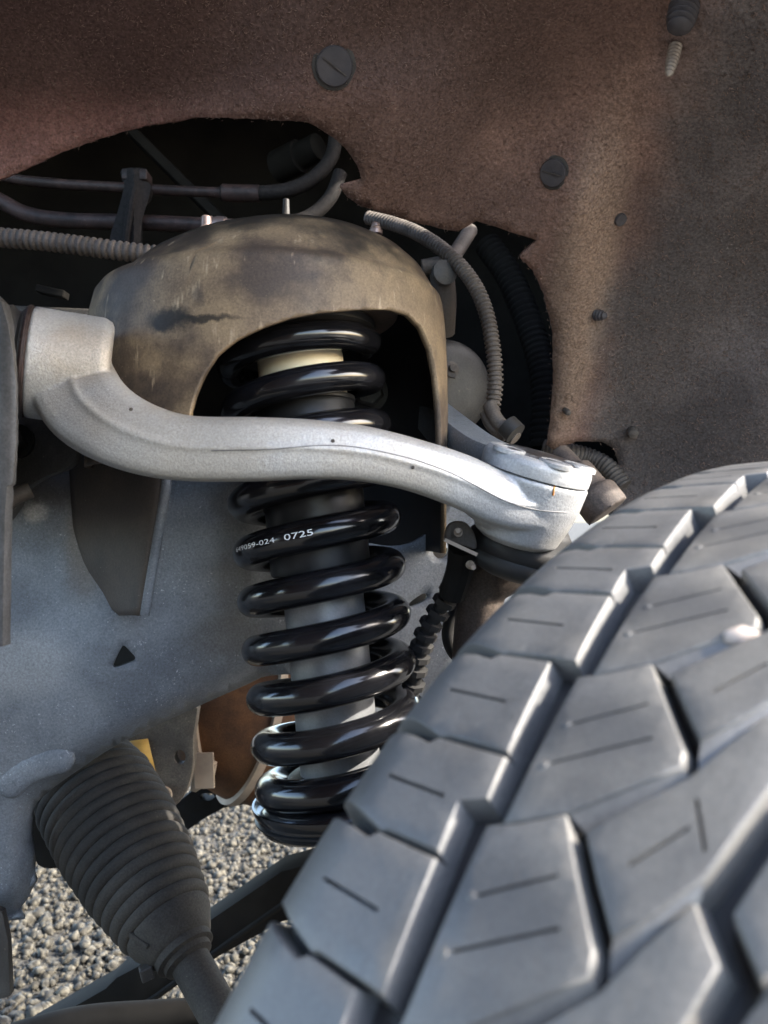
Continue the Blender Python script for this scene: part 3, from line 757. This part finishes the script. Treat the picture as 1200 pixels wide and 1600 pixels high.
# ------------------------------------------------------------------ pipes and hoses
def pipes():
    tg = 'metal pipes crossing the engine bay opening'
    o = MB().add(*pxtube([(-40, 262, .82), (20, 279, .82), (90, 287, .82), (190, 293, .82), (270, 298, .82), (352, 301, .82)], .0052, 12)).obj('metal_pipe', M['pipe'])
    tag(o, 'upper of two rusty pipes, running straight to a braided hose', 'pipe')
    o = MB().add(*pxtube([(-60, 290, .80), (0, 314, .80), (40, 334, .80), (100, 344, .80), (200, 347, .80), (325, 352, .80)], .0078, 14)).obj('metal_pipe', M['pipe'])
    tag(o, 'lower, thicker rusty pipe bending down from the left edge', 'pipe')
    t = thing('braided_hose', 'upper braided hose with a crimped sleeve curving up inside the opening', 'hose', P(430, 300, .82))
    pp = [(345, 301, .82), (400, 302, .82), (450, 297, .82), (490, 278, .825), (518, 245, .83), (526, 200, .84)]
    MB().add(*pxtube(pp, .0075, 14)).obj('hose', M['braid'], t)
    MB().add(*pxtube([(348, 301, .82), (372, 302, .82), (405, 302.5, .82)], .0088, 14)).obj('crimp_sleeve', M['pipe'], t)
    t = thing('braided_hose', 'lower braided hose with a pinkish fitting behind the tower top', 'hose', P(430, 350, .80))
    MB().add(*pxtube([(370, 357, .80), (430, 352, .80), (480, 340, .81), (515, 310, .815), (532, 270, .82)], .0072, 14)).obj('hose', M['braid'], t)
    MB().add(*lathe(P(318, 352, .80), P(372, 356, .80) - P(318, 352, .80), [(0, .009), (.008, .010), (.010, .0085), (.014, .010), (.022, .010), (.024, .0085), (.034, .008)], 20)).obj('fitting', M['fitting'], t)
    # clamp that holds the two pipes
    t = thing('pipe_clamp', 'dusty moulded clamp gripping both rusty pipes', 'clamp', P(205, 330, .79))
    q = .79 / F
    poly = rounded([(191, 264), (229, 264), (230, 282), (236, 290), (232, 310), (222, 345), (216, 386), (178, 384), (172, 370), (184, 330), (194, 290), (191, 282)], 3)
    sheet('clamp_body', poly, lambda x, y: .785 - .01 * math.exp(-((x - 208) / 14) ** 2), M['braid'], t, grid=7, thick=.018, bevel=.001)
    MB().add(*pxtube([(209, 296, .772), (203, 330, .772), (196, 380, .774)], .0035, 8)).obj('clamp_rib', M['braid'], t)
    sheet('clamp_cap', [(190, 263), (229, 264), (229, 280), (190, 279)], .779, M['pipe'], t, grid=0, thick=.02, bevel=.001)
    o = MB().add(*corrugated([(-60, 362, .72), (0, 371, .72), (60, 376, .72), (120, 383, .72), (180, 391, .72), (240, 398, .725), (300, 404, .74)], .0078, .0060, .0013)).obj('corrugated_conduit', M['hose'])
    tag(o, 'dusty corrugated conduit running level from the left edge to the tower', 'conduit')
    o = MB().add(*corrugated([(575, 340, .76), (615, 350, .74), (655, 366, .715), (700, 397, .69), (738, 440, .675), (760, 490, .665), (771, 550, .66), (774, 600, .66), (768, 648, .66)], .0056, .0040, .0012)).obj('corrugated_conduit', M['hose'])
    tag(o, 'grey corrugated conduit curving down on the right of the tower', 'conduit')
    t = thing('cable_connector', 'twin dusty tubes ending in a black band near the ball joint', 'connector', P(780, 660, .65))
    MB().add(*pxtube([(764, 632, .655), (776, 656, .65), (795, 676, .645), (806, 686, .642)], .006, 12)).obj('tube', M['hose'], t)
    MB().add(*pxtube([(758, 645, .66), (768, 665, .655), (790, 684, .65)], .005, 12)).obj('tube', M['hose'], t)
    MB().add(*pxtube([(792, 664, .64), (806, 678, .636)], .0095, 14)).obj('band', M['rubber'], t)
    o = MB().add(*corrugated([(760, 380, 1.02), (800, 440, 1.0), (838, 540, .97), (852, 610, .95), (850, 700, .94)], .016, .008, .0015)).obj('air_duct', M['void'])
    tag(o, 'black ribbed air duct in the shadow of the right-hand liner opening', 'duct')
    o = MB().add(*bar(P(190, 190, .98), P(370, 370, .98), .03, .012)).obj('body_brace', M['bar'], None, 0, .002)
    tag(o, 'dark diagonal body brace deep inside the upper opening', 'brace')
    t = thing('canister', 'dark round canister at the top right of the upper opening', 'canister', P(480, 225, .98))
    MB().add(*lathe(P(500, 228, .96), (-.7, .5, -.1), [(0, .012), (.002, .016), (.03, .0165), (.032, .02), (.07, .02)], 28)).obj('canister_body', M['bar'], t)
    # bracket that carries the conduit on the tower's right
    t = thing('conduit_bracket', 'dusty bent bracket carrying the conduit beside the tower', 'bracket', P(690, 430, .72))
    MB().add(*pxtube([(660, 418, .70), (690, 412, .70), (705, 405, .70), (735, 360, .74)], .007, 12)).obj('arm', M['hose'], t)
    MB().add(*lathe(P(692, 428, .69), (.3, -1, 0), [(0, .011), (.006, .011), (.008, .006)], 16)).obj('eyelet', M['steel_plate'], t)
    MB().add(*pxtube([(690, 425, .70), (694, 470, .71), (692, 520, .73)], .011, 12)).obj('stay', M['bracket'], t)
pipes()

# round cover to the right of the tower
def round_cover():
    t = thing('round_cover', 'dark grey domed round cover to the right of the spring bucket', 'cover', P(700, 600, .75))
    c = P(690, 608, .765); prof = []
    for k in range(15):
        a = k / 14 * math.pi / 2; prof.append((.030 * math.sin(a) ** .8, .047 * math.cos(a) ** .55 if k < 14 else .002))
    MB().add(*lathe(c, (.35, -1, -.05), prof, 48)).obj('dome', M['steel_plate'], t, 60)
    MB().add(*lathe(P(704, 578, .728), (.3, -1, .1), [(0, .007), (.003, .0075), (.004, .004), (.008, .0035)], 14)).obj('clip', M['hose'], t)
    MB().add(*bar(P(700, 584, .722), P(712, 588, .722), .004, .004)).obj('clip', M['hose'], t)
round_cover()

# ------------------------------------------------------------------ steering knuckle, ball joint boot, sensor cable
def knuckle():
    t = thing('steering_knuckle', 'dusty brown steering knuckle behind the ball joint and the tyre', 'knuckle', P(860, 850, .55))
    m = MB().add(*pxtube([(872, 708, .60), (900, 738, .585), (925, 768, .575), (950, 800, .57)], [.009]*10 + [.013]*11 + [.017]*10, 18))
    m.add(*pxtube([(760, 880, .56), (752, 930, .565), (745, 990, .57), (740, 1080, .58)], [.017]*31, 14))
    m.add(*pxtube([(850, 840, .56), (800, 880, .56), (760, 900, .56)], .02, 14))
    o = m.obj('knuckle_casting', M['knuckle'], t, 60)
    r = o.modifiers.new('cast', 'REMESH'); r.mode = 'VOXEL'; r.voxel_size = .002; r.use_smooth_shade = True
    s = o.modifiers.new('soften', 'SMOOTH'); s.iterations = 4
    # ball joint boot
    b = thing('ball_joint_boot', 'black ribbed rubber boot under the ball joint end of the arm', 'rubber boot', P(790, 850, .51))
    ax = Vector((.28, -.16, 1)).normalized()
    MB().add(*lathe(P(797, 900, .515), ax, [(0, .018), (.004, .028), (.010, .0315), (.014, .0300), (.018, .0335), (.024, .0335), (.028, .030), (.033, .031), (.038, .027)], 48)).obj('boot_rubber', M['rubber'], b, 60)
    MB().add(*lathe(P(752, 842, .5), ax, [(0, .013), (.012, .0125), (.016, .010)], 20)).obj('grease_cap', M['pale'], b) if False else None
    # bracket with small bolt at the left of the boot
    c = thing('hose_bracket', 'small dark bracket with a bright bolt left of the ball joint boot', 'bracket', P(720, 840, .49))
    sheet('bracket_plate', rounded([(696, 838), (702, 820), (716, 814), (730, 818), (742, 836), (744, 858), (724, 852), (698, 846)], 3), lambda x, y: .488, M['bracket'], c, grid=8, thick=.012, bevel=.0015)
    MB().add(*bar(P(694, 843, .482), P(744, 866, .482), .012, .0022)).obj('flange', M['pale'], c)
    hexbolt(P(716, 832, .480), (-.1, -1, .2), .0018, .006).obj('bolt', M['pale'], c)
    hexbolt(P(734, 882, .49), (.2, -1, -.2), .0018, .007).obj('bolt', M['pale'], c)
    MB().add(*pxtube([(722, 855, .50), (718, 890, .51), (706, 930, .52)], .009, 10)).obj('lower_stay', M['bar'], c)
    # silver lip below the arm
    # ribbed sensor cable
    s = thing('sensor_cable', 'black stepped rubber cable hanging between spring and tyre', 'cable', P(690, 950, .55))
    path = [P(*q) for q in smooth_path([(722, 875, .535), (708, 915, .54), (688, 950, .545), (668, 985, .55), (656, 1020, .555), (648, 1060, .56), (640, 1110, .57)], 10)]
    MB().add(*tube(path, .0052, 12)).obj('core', M['rubber'], s)
    for i in range(12, 58, 5):
        d = (path[i + 1] - path[i]).normalized()
        MB().add(*lathe(path[i] - d * .0022, d, [(0, .0075), (.0003, .0084), (.0044, .0084), (.0047, .0075)], 8)).obj('collar', M['rubber'], s, 30)
    # brake hose loop
    h = MB().add(*pxtube([(735, 940, .60), (712, 960, .60), (702, 990, .60), (712, 1020, .60), (735, 1030, .60)], .006, 12)).obj('brake_hose', M['rubber'])
    tag(h, 'black looped brake hose half hidden behind the tyre shoulder', 'hose')
    # hose through the dark slot at right
    o = MB().add(*corrugated([(850, 700, .83), (885, 706, .82), (920, 714, .82), (950, 730, .81), (975, 760, .80)], .0088, .0045, .0009)).obj('corrugated_hose', M['hose'])
    tag(o, 'short beige corrugated hose in the dark slot above the tyre', 'hose')
knuckle()

# ------------------------------------------------------------------ steering boot and lower parts
def steering():
    t = thing('steering_boot', 'dusty black pleated steering rack boot with the tie rod at its lower end', 'steering boot', P(220, 1330, .65))
    a = P(117, 1183, .705); b = P(292, 1494, .585); ax = (b - a); L = ax.length; ax.normalize()
    prof = []; NR = 18; N = 12 * NR
    for k in range(N + 1):
        s = k / N; base = np.interp(s, [0, .25, .5, .75, 1], [.0390, .0490, .0490, .0440, .0345])
        ph = (s * NR) % 1
        prof.append((s * L * .86, base + .0032 * (abs(math.sin(ph * math.pi)) ** .55 - .6)))
    MB().add(*lathe(a, ax, prof, 72)).obj('bellows', M['boot'], t, 40)
    MB().add(*lathe(a + ax * L * .855, ax, [(0, .0330), (.003, .0335), (.008, .032), (.014, .0285), (.019, .026), (.022, .0245), (.026, .0195)], 48)).obj('boot_cuff', M['boot'], t, 40)
    c = a + ax * (L * .855 + .022)
    MB().add(*lathe(c, ax, [(0, .0205), (.001, .0225), (.007, .0225), (.008, .0205)], 40)).obj('clamp_band', M['boot'], t)
    MB().add(*bar(c + Vector((-.018, -.012, -.010)), c + Vector((-.026, -.016, -.012)), .008, .010)).obj('clamp_screw', M['steel_plate'], t, 0, .001)
    MB().add(*lathe(c, ax, [(.006, .019), (.012, .0185), (.014, .0145), (.10, .0140)], 32)).obj('tie_rod', M['boot'], t)
    MB().add(*bar(a + ax * (L * .80) + Vector((-.012, -.030, .0)), a + ax * (L * .80 + .014) + Vector((-.006, -.026, 0)), .012, .004)).obj('moulded_tab', M['boot'], t, 0, .001)
steering()

def lower_parts():
    t = thing('axle_housing', 'rusty orange brown rounded axle housing behind the lower spring', 'axle housing', P(370, 1160, .92))
    a = P(285, 1100, .93); b = P(398, 1130, .965)
    MB().add(*lathe(a, b - a, [(0, .048), (.012, .062), (.03, .073), (.05, .082), (.07, .089), (.082, .092), (.20, .095)], 56)).obj('housing', M['rust'], t, 50)
    MB().add(*lathe(a + (b - a).normalized() * .080, b - a, [(0, .090), (.001, .098), (.010, .098), (.011, .090)], 56)).obj('flange', M['pale'], t)
    t = thing('steel_mount', 'dirty steel mounting plate with a yellow sticker under the frame rail', 'mount plate', P(260, 1200, .85))
    pl = rounded([(170, 1120), (298, 1095), (302, 1150), (300, 1205), (286, 1245), (266, 1264), (252, 1258), (242, 1235), (205, 1215), (170, 1180)], 3)
    hole = [(281 + 9 * math.cos(x), 1183 + 11 * math.sin(x)) for x in np.linspace(0, 6.28, 14, endpoint=False)]
    sheet('plate', pl, lambda x, y: .85 - .00004 * (x - 200), mat('galvanised_mount', (.15, .132, .11), (.08, .07, .06), 22, .6, bump=.3, grain=.4, speck=(.3, .25, .2), sdens=.05), t, holes=[hole], grid=14, thick=.012, bevel=.0015)
    lab = sheet('sticker', [(188, 1160), (231, 1154), (243, 1206), (206, 1207)], .846, M['label'], t, grid=0, thick=.0005)
    sheet('printed_square', [(204, 1178), (226, 1178), (230, 1196), (210, 1198)], .8452, M['label_ink'], lab, grid=0, thick=.0003)
    MB().add(*lathe(P(255, 1242, .84), (0, -1, 0), [(0, .010), (.004, .010), (.005, .006), (.010, .006)], 16)).obj('bolt', M['pale'], t)
    t = thing('mounting_ear', 'pale dusty cast ear between the steel plate and the rusty housing', 'bracket', P(315, 1190, .87))
    sheet('ear', [(301, 1095), (308, 1150), (312, 1180), (326, 1190), (337, 1195), (330, 1222), (306, 1238), (297, 1236), (304, 1190)], .868, M['pale'], t, grid=14, thick=.016, bevel=.002)
    MB().add(*bar(P(318, 1176, .862), P(320, 1232, .862), .004, .022, (1, 0, 0))).obj('rib', M['pale'], t, 0, .001)
    hole = [(324 + 12 * math.cos(x), 1245 + 6 * math.sin(x)) for x in np.linspace(0, 6.28, 18, endpoint=False)]
    o = sheet('crossmember', dense([(180, 1290), (258, 1272), (300, 1236), (340, 1195), (405, 1235), (398, 1254), (350, 1262), (320, 1278), (292, 1298), (230, 1320)], 10), .99, M['bar'], None, holes=[hole], grid=20, thick=.02, bevel=.002)
    tag(o, 'black crossmember pierced by a small round hole, below the rusty housing', 'crossmember')
    o = sheet('rack_housing', rounded([(30, 1180), (120, 1180), (130, 1345), (100, 1355), (60, 1352), (44, 1300)], 4), .80, M['bar'], None, grid=20, thick=.05, bevel=.006)
    tag(o, 'black steering rack housing in the shade left of the pleated boot', 'housing')
    o = sheet('hanging_strip', [(-60, 1400), (3, 1425), (12, 1470), (16, 1556), (4, 1560), (-60, 1565)], .58, M['steel_plate'], None, grid=20, thick=.006, bevel=.001)
    tag(o, 'grey strip hanging below the frame at the bottom left edge', 'strip')
    t = thing('lower_control_arm', 'black lower control arm slanting over the gravel below the pleated boot', 'control arm', P(250, 1520, .85))
    sheet('arm_web', [(30, 1622), (165, 1545), (182, 1528), (262, 1486), (330, 1437), (440, 1362), (520, 1340), (520, 1420), (440, 1440), (345, 1492), (250, 1552), (172, 1612), (150, 1640)], .86, M['bar'], t, grid=30, thick=.04, bevel=.004)
    MB().add(*pxtube([(150, 1622, .845), (258, 1547, .845), (345, 1482, .845), (450, 1408, .845)], .0035, 8)).obj('flange_edge', M['bar'], t)
    o = MB().add(*pxtube([(20, 1622, .70), (120, 1597, .70), (220, 1588, .70), (330, 1585, .70), (460, 1600, .70)], .0125, 16)).obj('sway_bar', M['bar'])
    tag(o, 'round black sway bar along the very bottom edge', 'sway bar')
lower_parts()

# ------------------------------------------------------------------ tyre
def tyre():
    cx, cy, cz, al, ga, R = .24728, .33806, -.37575, .81955, -.0041, .40239
    c = Vector((math.sin(al), math.cos(al), 0)); a0 = Vector((math.cos(al), -math.sin(al), 0)); u0 = Vector((0, 0, 1))
    a = a0 * math.cos(ga) + u0 * math.sin(ga); u = u0 * math.cos(ga) - a0 * math.sin(ga)
    Cc = Vector((cx, cy, cz + H)); NP = 52; PT = 2 * math.pi / NP; TH0 = .9722 + .07 * PT
    TM = 15.2                                     # tread centre line, mm
    def dr(t):                                    # crown and shoulder drop, mm
        s = abs(t - TM)
        return .0006 * s * s * .5 + (0 if s < 96 else ((s - 96) / 22) ** 2 * 10)
    def pt(k, t, depth=0):
        """k: pitch units, increasing towards the lens; t: mm across; depth: mm below the tread surface"""
        th = TH0 - k * PT; r = R - (dr(t) + depth) / 1000
        return (u * math.sin(th) - c * math.cos(th)) * r + a * (t / 1000)
    t = thing('tyre', 'large black all-terrain tyre with chunky tread turned towards the viewer at lower right', 'tyre', Cc)
    t.rotation_mode = 'QUATERNION'
    DEP = 8.0
    def block_mesh(name, poly, sipes=(), wid=.55, grow=0., nubs=(), ramps=()):
        """poly in (k, t mm), outline of the block top; sipes: (k0,t0,k1,t1)"""
        U = R * PT * 1000                        # mm per pitch
        q = [(k * U, tt) for k, tt in poly]
        A = sum(q[i][0] * q[(i + 1) % len(q)][1] - q[(i + 1) % len(q)][0] * q[i][1] for i in range(len(q)))
        if A < 0: q = q[::-1]
        def offset(qs, d):                        # move the outline outwards by d mm
            o = []; n = len(qs)
            for i in range(n):
                p0, p1, p2 = np.array(qs[i - 1]), np.array(qs[i]), np.array(qs[(i + 1) % n])
                e1 = (p1 - p0) / max(1e-6, np.linalg.norm(p1 - p0)); e2 = (p2 - p1) / max(1e-6, np.linalg.norm(p2 - p1))
                n1 = np.array((e1[1], -e1[0])); n2 = np.array((e2[1], -e2[0])); b = n1 + n2; b /= max(.5, np.linalg.norm(b)); s = d / max(.55, b.dot(n1))
                o.append(tuple(p1 + b * s))
            return o
        q = dense(offset(q, grow), 5.0)
        holes = []; hm = []
        for (k0, t0, k1, t1) in sipes:
            p0 = np.array((k0 * U, t0)); p1 = np.array((k1 * U, t1)); e = (p1 - p0) / np.linalg.norm(p1 - p0); nrm = np.array((e[1], -e[0])) * wid
            NS = 6; L1 = [tuple(p0 + (p1 - p0) * i / NS + nrm) for i in range(NS + 1)]; L2 = [tuple(p0 + (p1 - p0) * i / NS - nrm) for i in range(NS, -1, -1)]
            holes.append(L1 + L2)
        inner = offset(q, -.45)
        V2, Fc = tri2d(inner, holes, 6.0)
        V = [pt(x / U, y, 0) for x, y in V2]; Fc = list(Fc)
        rings = [(inner, 0.0), (offset(q, -.18), .09), (q, .34), (offset(q, .7), 4.0), (offset(q, 1.5), DEP + 1)]
        # stitch rings
        base = len(V)
        ids = []
        for j, (rg, dp) in enumerate(rings):
            ids.append([len(V) + i for i in range(len(rg))]); V += [pt(x / U, y, dp) for x, y in rg]
        n = len(q)
        for j in range(len(rings) - 1):
            for i in range(n):
                Fc.append((ids[j][i], ids[j][(i + 1) % n], ids[j + 1][(i + 1) % n], ids[j + 1][i]))
        for h in holes:
            b0 = len(V); m_ = len(h)
            V += [pt(x / U, y, 0) for x, y in h]; V += [pt(x / U, y, 3.0) for x, y in h]
            for i in range(m_): Fc.append((b0 + i, b0 + (i + 1) % m_, b0 + m_ + (i + 1) % m_, b0 + m_ + i))
            for i in range(m_ // 2 - 1): Fc.append((b0 + m_ + i, b0 + m_ + i + 1, b0 + m_ + m_ - 2 - i, b0 + m_ + m_ - 1 - i))
        for up_, lo_ in ramps:                    # stepped tie bars that fill the lateral groove
            n_ = 9; us = np.array(smooth_path(up_, 6)); ls = np.array(smooth_path(lo_, 6)); b0 = len(V)
            for i_ in range(len(us)):
                for j_ in range(5):
                    f_ = j_ / 4; q_ = us[i_] + (ls[i_] - us[i_]) * f_; V.append(pt(q_[0], q_[1], .7 + 3.6 * f_ ** 1.3))
            for i_ in range(len(us) - 1):
                for j_ in range(4): Fc.append((b0 + i_*5 + j_, b0 + i_*5 + j_ + 1, b0 + i_*5 + 5 + j_ + 1, b0 + i_*5 + 5 + j_))
        for (nk, ntt) in nubs:
            b0 = len(V)
            for rr_, hh in ((1.2, 0), (.95, -.18), (.5, -.28)):
                V += [pt(nk + rr_ * math.cos(q_) / U, ntt + rr_ * math.sin(q_), hh) for q_ in np.linspace(0, 2 * math.pi, 10, endpoint=False)]
            for j_ in range(2):
                for i_ in range(10): Fc.append((b0 + j_*10 + i_, b0 + j_*10 + (i_+1) % 10, b0 + j_*10 + 10 + (i_+1) % 10, b0 + j_*10 + 10 + i_))
            Fc.append(tuple(range(b0 + 20, b0 + 30)))
        me = bpy.data.meshes.new(name); me.from_pydata([tuple(v) for v in V], [], Fc); me.update()
        bm = bmesh.new(); bm.from_mesh(me); bmesh.ops.remove_doubles(bm, verts=bm.verts, dist=1e-6); bmesh.ops.recalc_face_normals(bm, faces=bm.faces); bm.to_mesh(me); bm.free()
        me.materials.append(M['tyre']); me.shade_smooth(); me.set_sharp_from_angle(angle=rad(50))
        return me
    # lateral groove of the shoulder: upper edge and lower edge (offsets from its station)
    up = [(-.16, -107), (-.12, -93), (-.015, -73), (-.035, -71), (-.03, None)]
    lo = [(-.04, -107), (-.015, -95), (.045, -76), (.0, -73.5), (.01, None)]
    def saw(k, left=True):
        f = k - math.floor(k)
        return (-55.3 + 8.0 * f) if left else (-43.2 + 4.6 * f)
    def shoulder(k0, k1):
        top = [(k0 + o, saw(k0 + .02 + o) if tt is None else tt) for o, tt in lo]
        bot = [(k1 + o, saw(k1 - .03) if tt is None else tt) for o, tt in up]
        right = []
        ka, kb = top[-1][0], bot[-1][0]
        if math.floor(kb) > math.floor(ka) and math.floor(kb) > ka + .05:
            s = math.floor(kb); right = [(s - .04, saw(s - .04)), (s + .02, saw(s + .02))]
        poly = top + right + bot[::-1]
        kc = (k0 + k1) / 2
        return poly, [(kc - .005, -82.5, kc + .01, -60)]
    st = [0, .70, 1.33, 2.0]
    shapes = {}
    sh = []
    for i in range(3):
        poly, sp = shoulder(st[i], st[i + 1]); kc = (st[i] + st[i + 1]) / 2; sh.append(block_mesh('shoulder_block', poly, sp))
    r2 = [(.10, -43.0), (.05, -36), (-.07, -25.8), (.17, -17), (.43, -7.2), (.52, -6.2), (.70, -15.5), (.90, -25.8), (1.0, -35), (1.045, -39.2), (.6, -41)]
    row2 = block_mesh('inner_block', r2, [(.42, -36.5, .20, -20.5), (.68, -36, .40, -15)], .42, .45, [(.43, -38.0), (.70, -37.6)], [([(.90, -25.9), (.70, -15.6), (.515, -6.0)], [(.965, -19.0), (.77, -10.7), (.565, -2.3)])])
    ce = [(.97, -18.6), (.78, -11), (.565, -2.4), (.345, 2.2), (.12, 7.9), (.29, 15.0), (.62, 11.6), (.985, 7.5), (1.20, 1.0), (1.335, -4.3), (1.17, -11)]
    centre = block_mesh('centre_block', ce, [(1.05, -7, .80, 1.6), (.885, 6.2, .66, .4)], .45, .45, (), [([(1.335, -4.6), (1.20, 1.0), (.99, 7.6)], [(1.56, -2.6), (1.345, 2.2), (1.12, 7.9)])])
    def inst(name, me, k, flip=False):
        o = bpy.data.objects.new(name, me); COL.objects.link(o); o.parent = t
        ang = k * PT                              # rotate about the axle so that the block moves by k pitches towards the lens
        Mx = Matrix.Rotation(ang, 4, a)
        chk = Mx @ pt(0, 0); ref = pt(k, 0)
        if (chk - ref).length > .004: Mx = Matrix.Rotation(-ang, 4, a)
        if flip:
            # half-turn about the radial line through the tread centre
            nrm = (u * math.sin(TH0) - c * math.cos(TH0)).normalized(); pv = pt(0, TM)
            Mx = Mx @ Matrix.Translation(pv) @ Matrix.Rotation(math.pi, 4, nrm) @ Matrix.Translation(-pv)
        o.matrix_basis = Mx
        return o
    for p in range(0, NP, 2):
        k = p - 26
        for i in range(3): inst('shoulder_block', sh[i], k)
        for j in (0, 1):
            inst('inner_block', row2, k + j); inst('centre_block', centre, k + j)
            inst('centre_block', centre, k + j + .374, True)
    # outboard shoulder and its inner row, seen only from the side: one joined part
    far = MB()
    for me in sh + [row2]:
        pass
    bmj = bmesh.new()
    nrm = (u * math.sin(TH0) - c * math.cos(TH0)).normalized(); pv = pt(0, TM)
    Fl = Matrix.Translation(pv) @ Matrix.Rotation(math.pi, 4, nrm) @ Matrix.Translation(-pv)
    test = 1 if (Matrix.Rotation(PT, 4, a) @ pt(0, 0) - pt(1, 0)).length < .004 else -1
    for p in range(0, NP, 2):
        for me, ks in ((sh[0], (0,)), (sh[1], (0,)), (sh[2], (0,)), (row2, (0, 1))):
            for j in ks:
                tmp = me.copy(); tmp.transform(Matrix.Rotation(test * (p + j + .374) * PT, 4, a) @ Fl); bmj.from_mesh(tmp); bpy.data.meshes.remove(tmp)
    mo = bpy.data.meshes.new('outboard_blocks'); bmj.to_mesh(mo); bmj.free(); mo.materials.append(M['tyre']) if not mo.materials else None
    mo.shade_smooth(); mo.set_sharp_from_angle(angle=rad(50))
    o = bpy.data.objects.new('outboard_blocks', mo); COL.objects.link(o); o.parent = t; o['kind'] = 'stuff'
    # carcass: groove floor, sidewalls
    prof = []
    for tt in np.linspace(-112 , 139, 60):
        s = abs(tt - TM); prof.append((tt / 1000, R - (dr(tt) + DEP) / 1000 - (0 if s < 112 else (s - 112) * .0015)))
    prof = [(-.095, R - .150), (-.112, R - .130), (-.120, R - .095), (-.121, R - .06), (-.114, R - .032)] + prof[2:-2] + [(.141, R - .032), (.148, R - .06), (.147, R - .095), (.139, R - .13), (.122, R - .15)]
    MB().add(*lathe((0, 0, 0), a, prof, 160, closed=True)).obj('carcass', M['tyre_floor'], None, 50).parent = t
    # rim behind the bead
    rp = [(-.09, R - .152), (-.094, R - .150), (-.09, R - .160), (-.03, R - .185), (.10, R - .185), (.12, R - .16), (.124, R - .150), (.12, R - .156)]
    MB().add(*lathe((0, 0, 0), a, rp + [(.11, R - .195), (-.08, R - .195)], 96, closed=True)).obj('rim', M['shock_body'], None, 50).parent = t
    MB().add(*lathe(Vector(a) * .05, a, [(0, .215), (.012, .21), (.020, .06), (.03, .05)], 64)).obj('wheel_disc', M['shock_body'], None, 50).parent = t
    # a pebble stuck in the tread, as in the photograph
    st_ = bmesh.new(); bmesh.ops.create_icosphere(st_, subdivisions=2, radius=.0042)
    for v in st_.verts: v.co = Vector((v.co.x * 1.2, v.co.y * .8, v.co.z * .8)) * random.uniform(.9, 1.1)
    me = bpy.data.meshes.new('pebble'); st_.to_mesh(me); st_.free()
    p = link('pebble', me, M['stone_chip'], None, 40); p.location = Cc + pt(-.42, -8.5, 2.5)
    tag(p, 'small pale pebble wedged in a tread groove', 'pebble')
    return t
tyre()
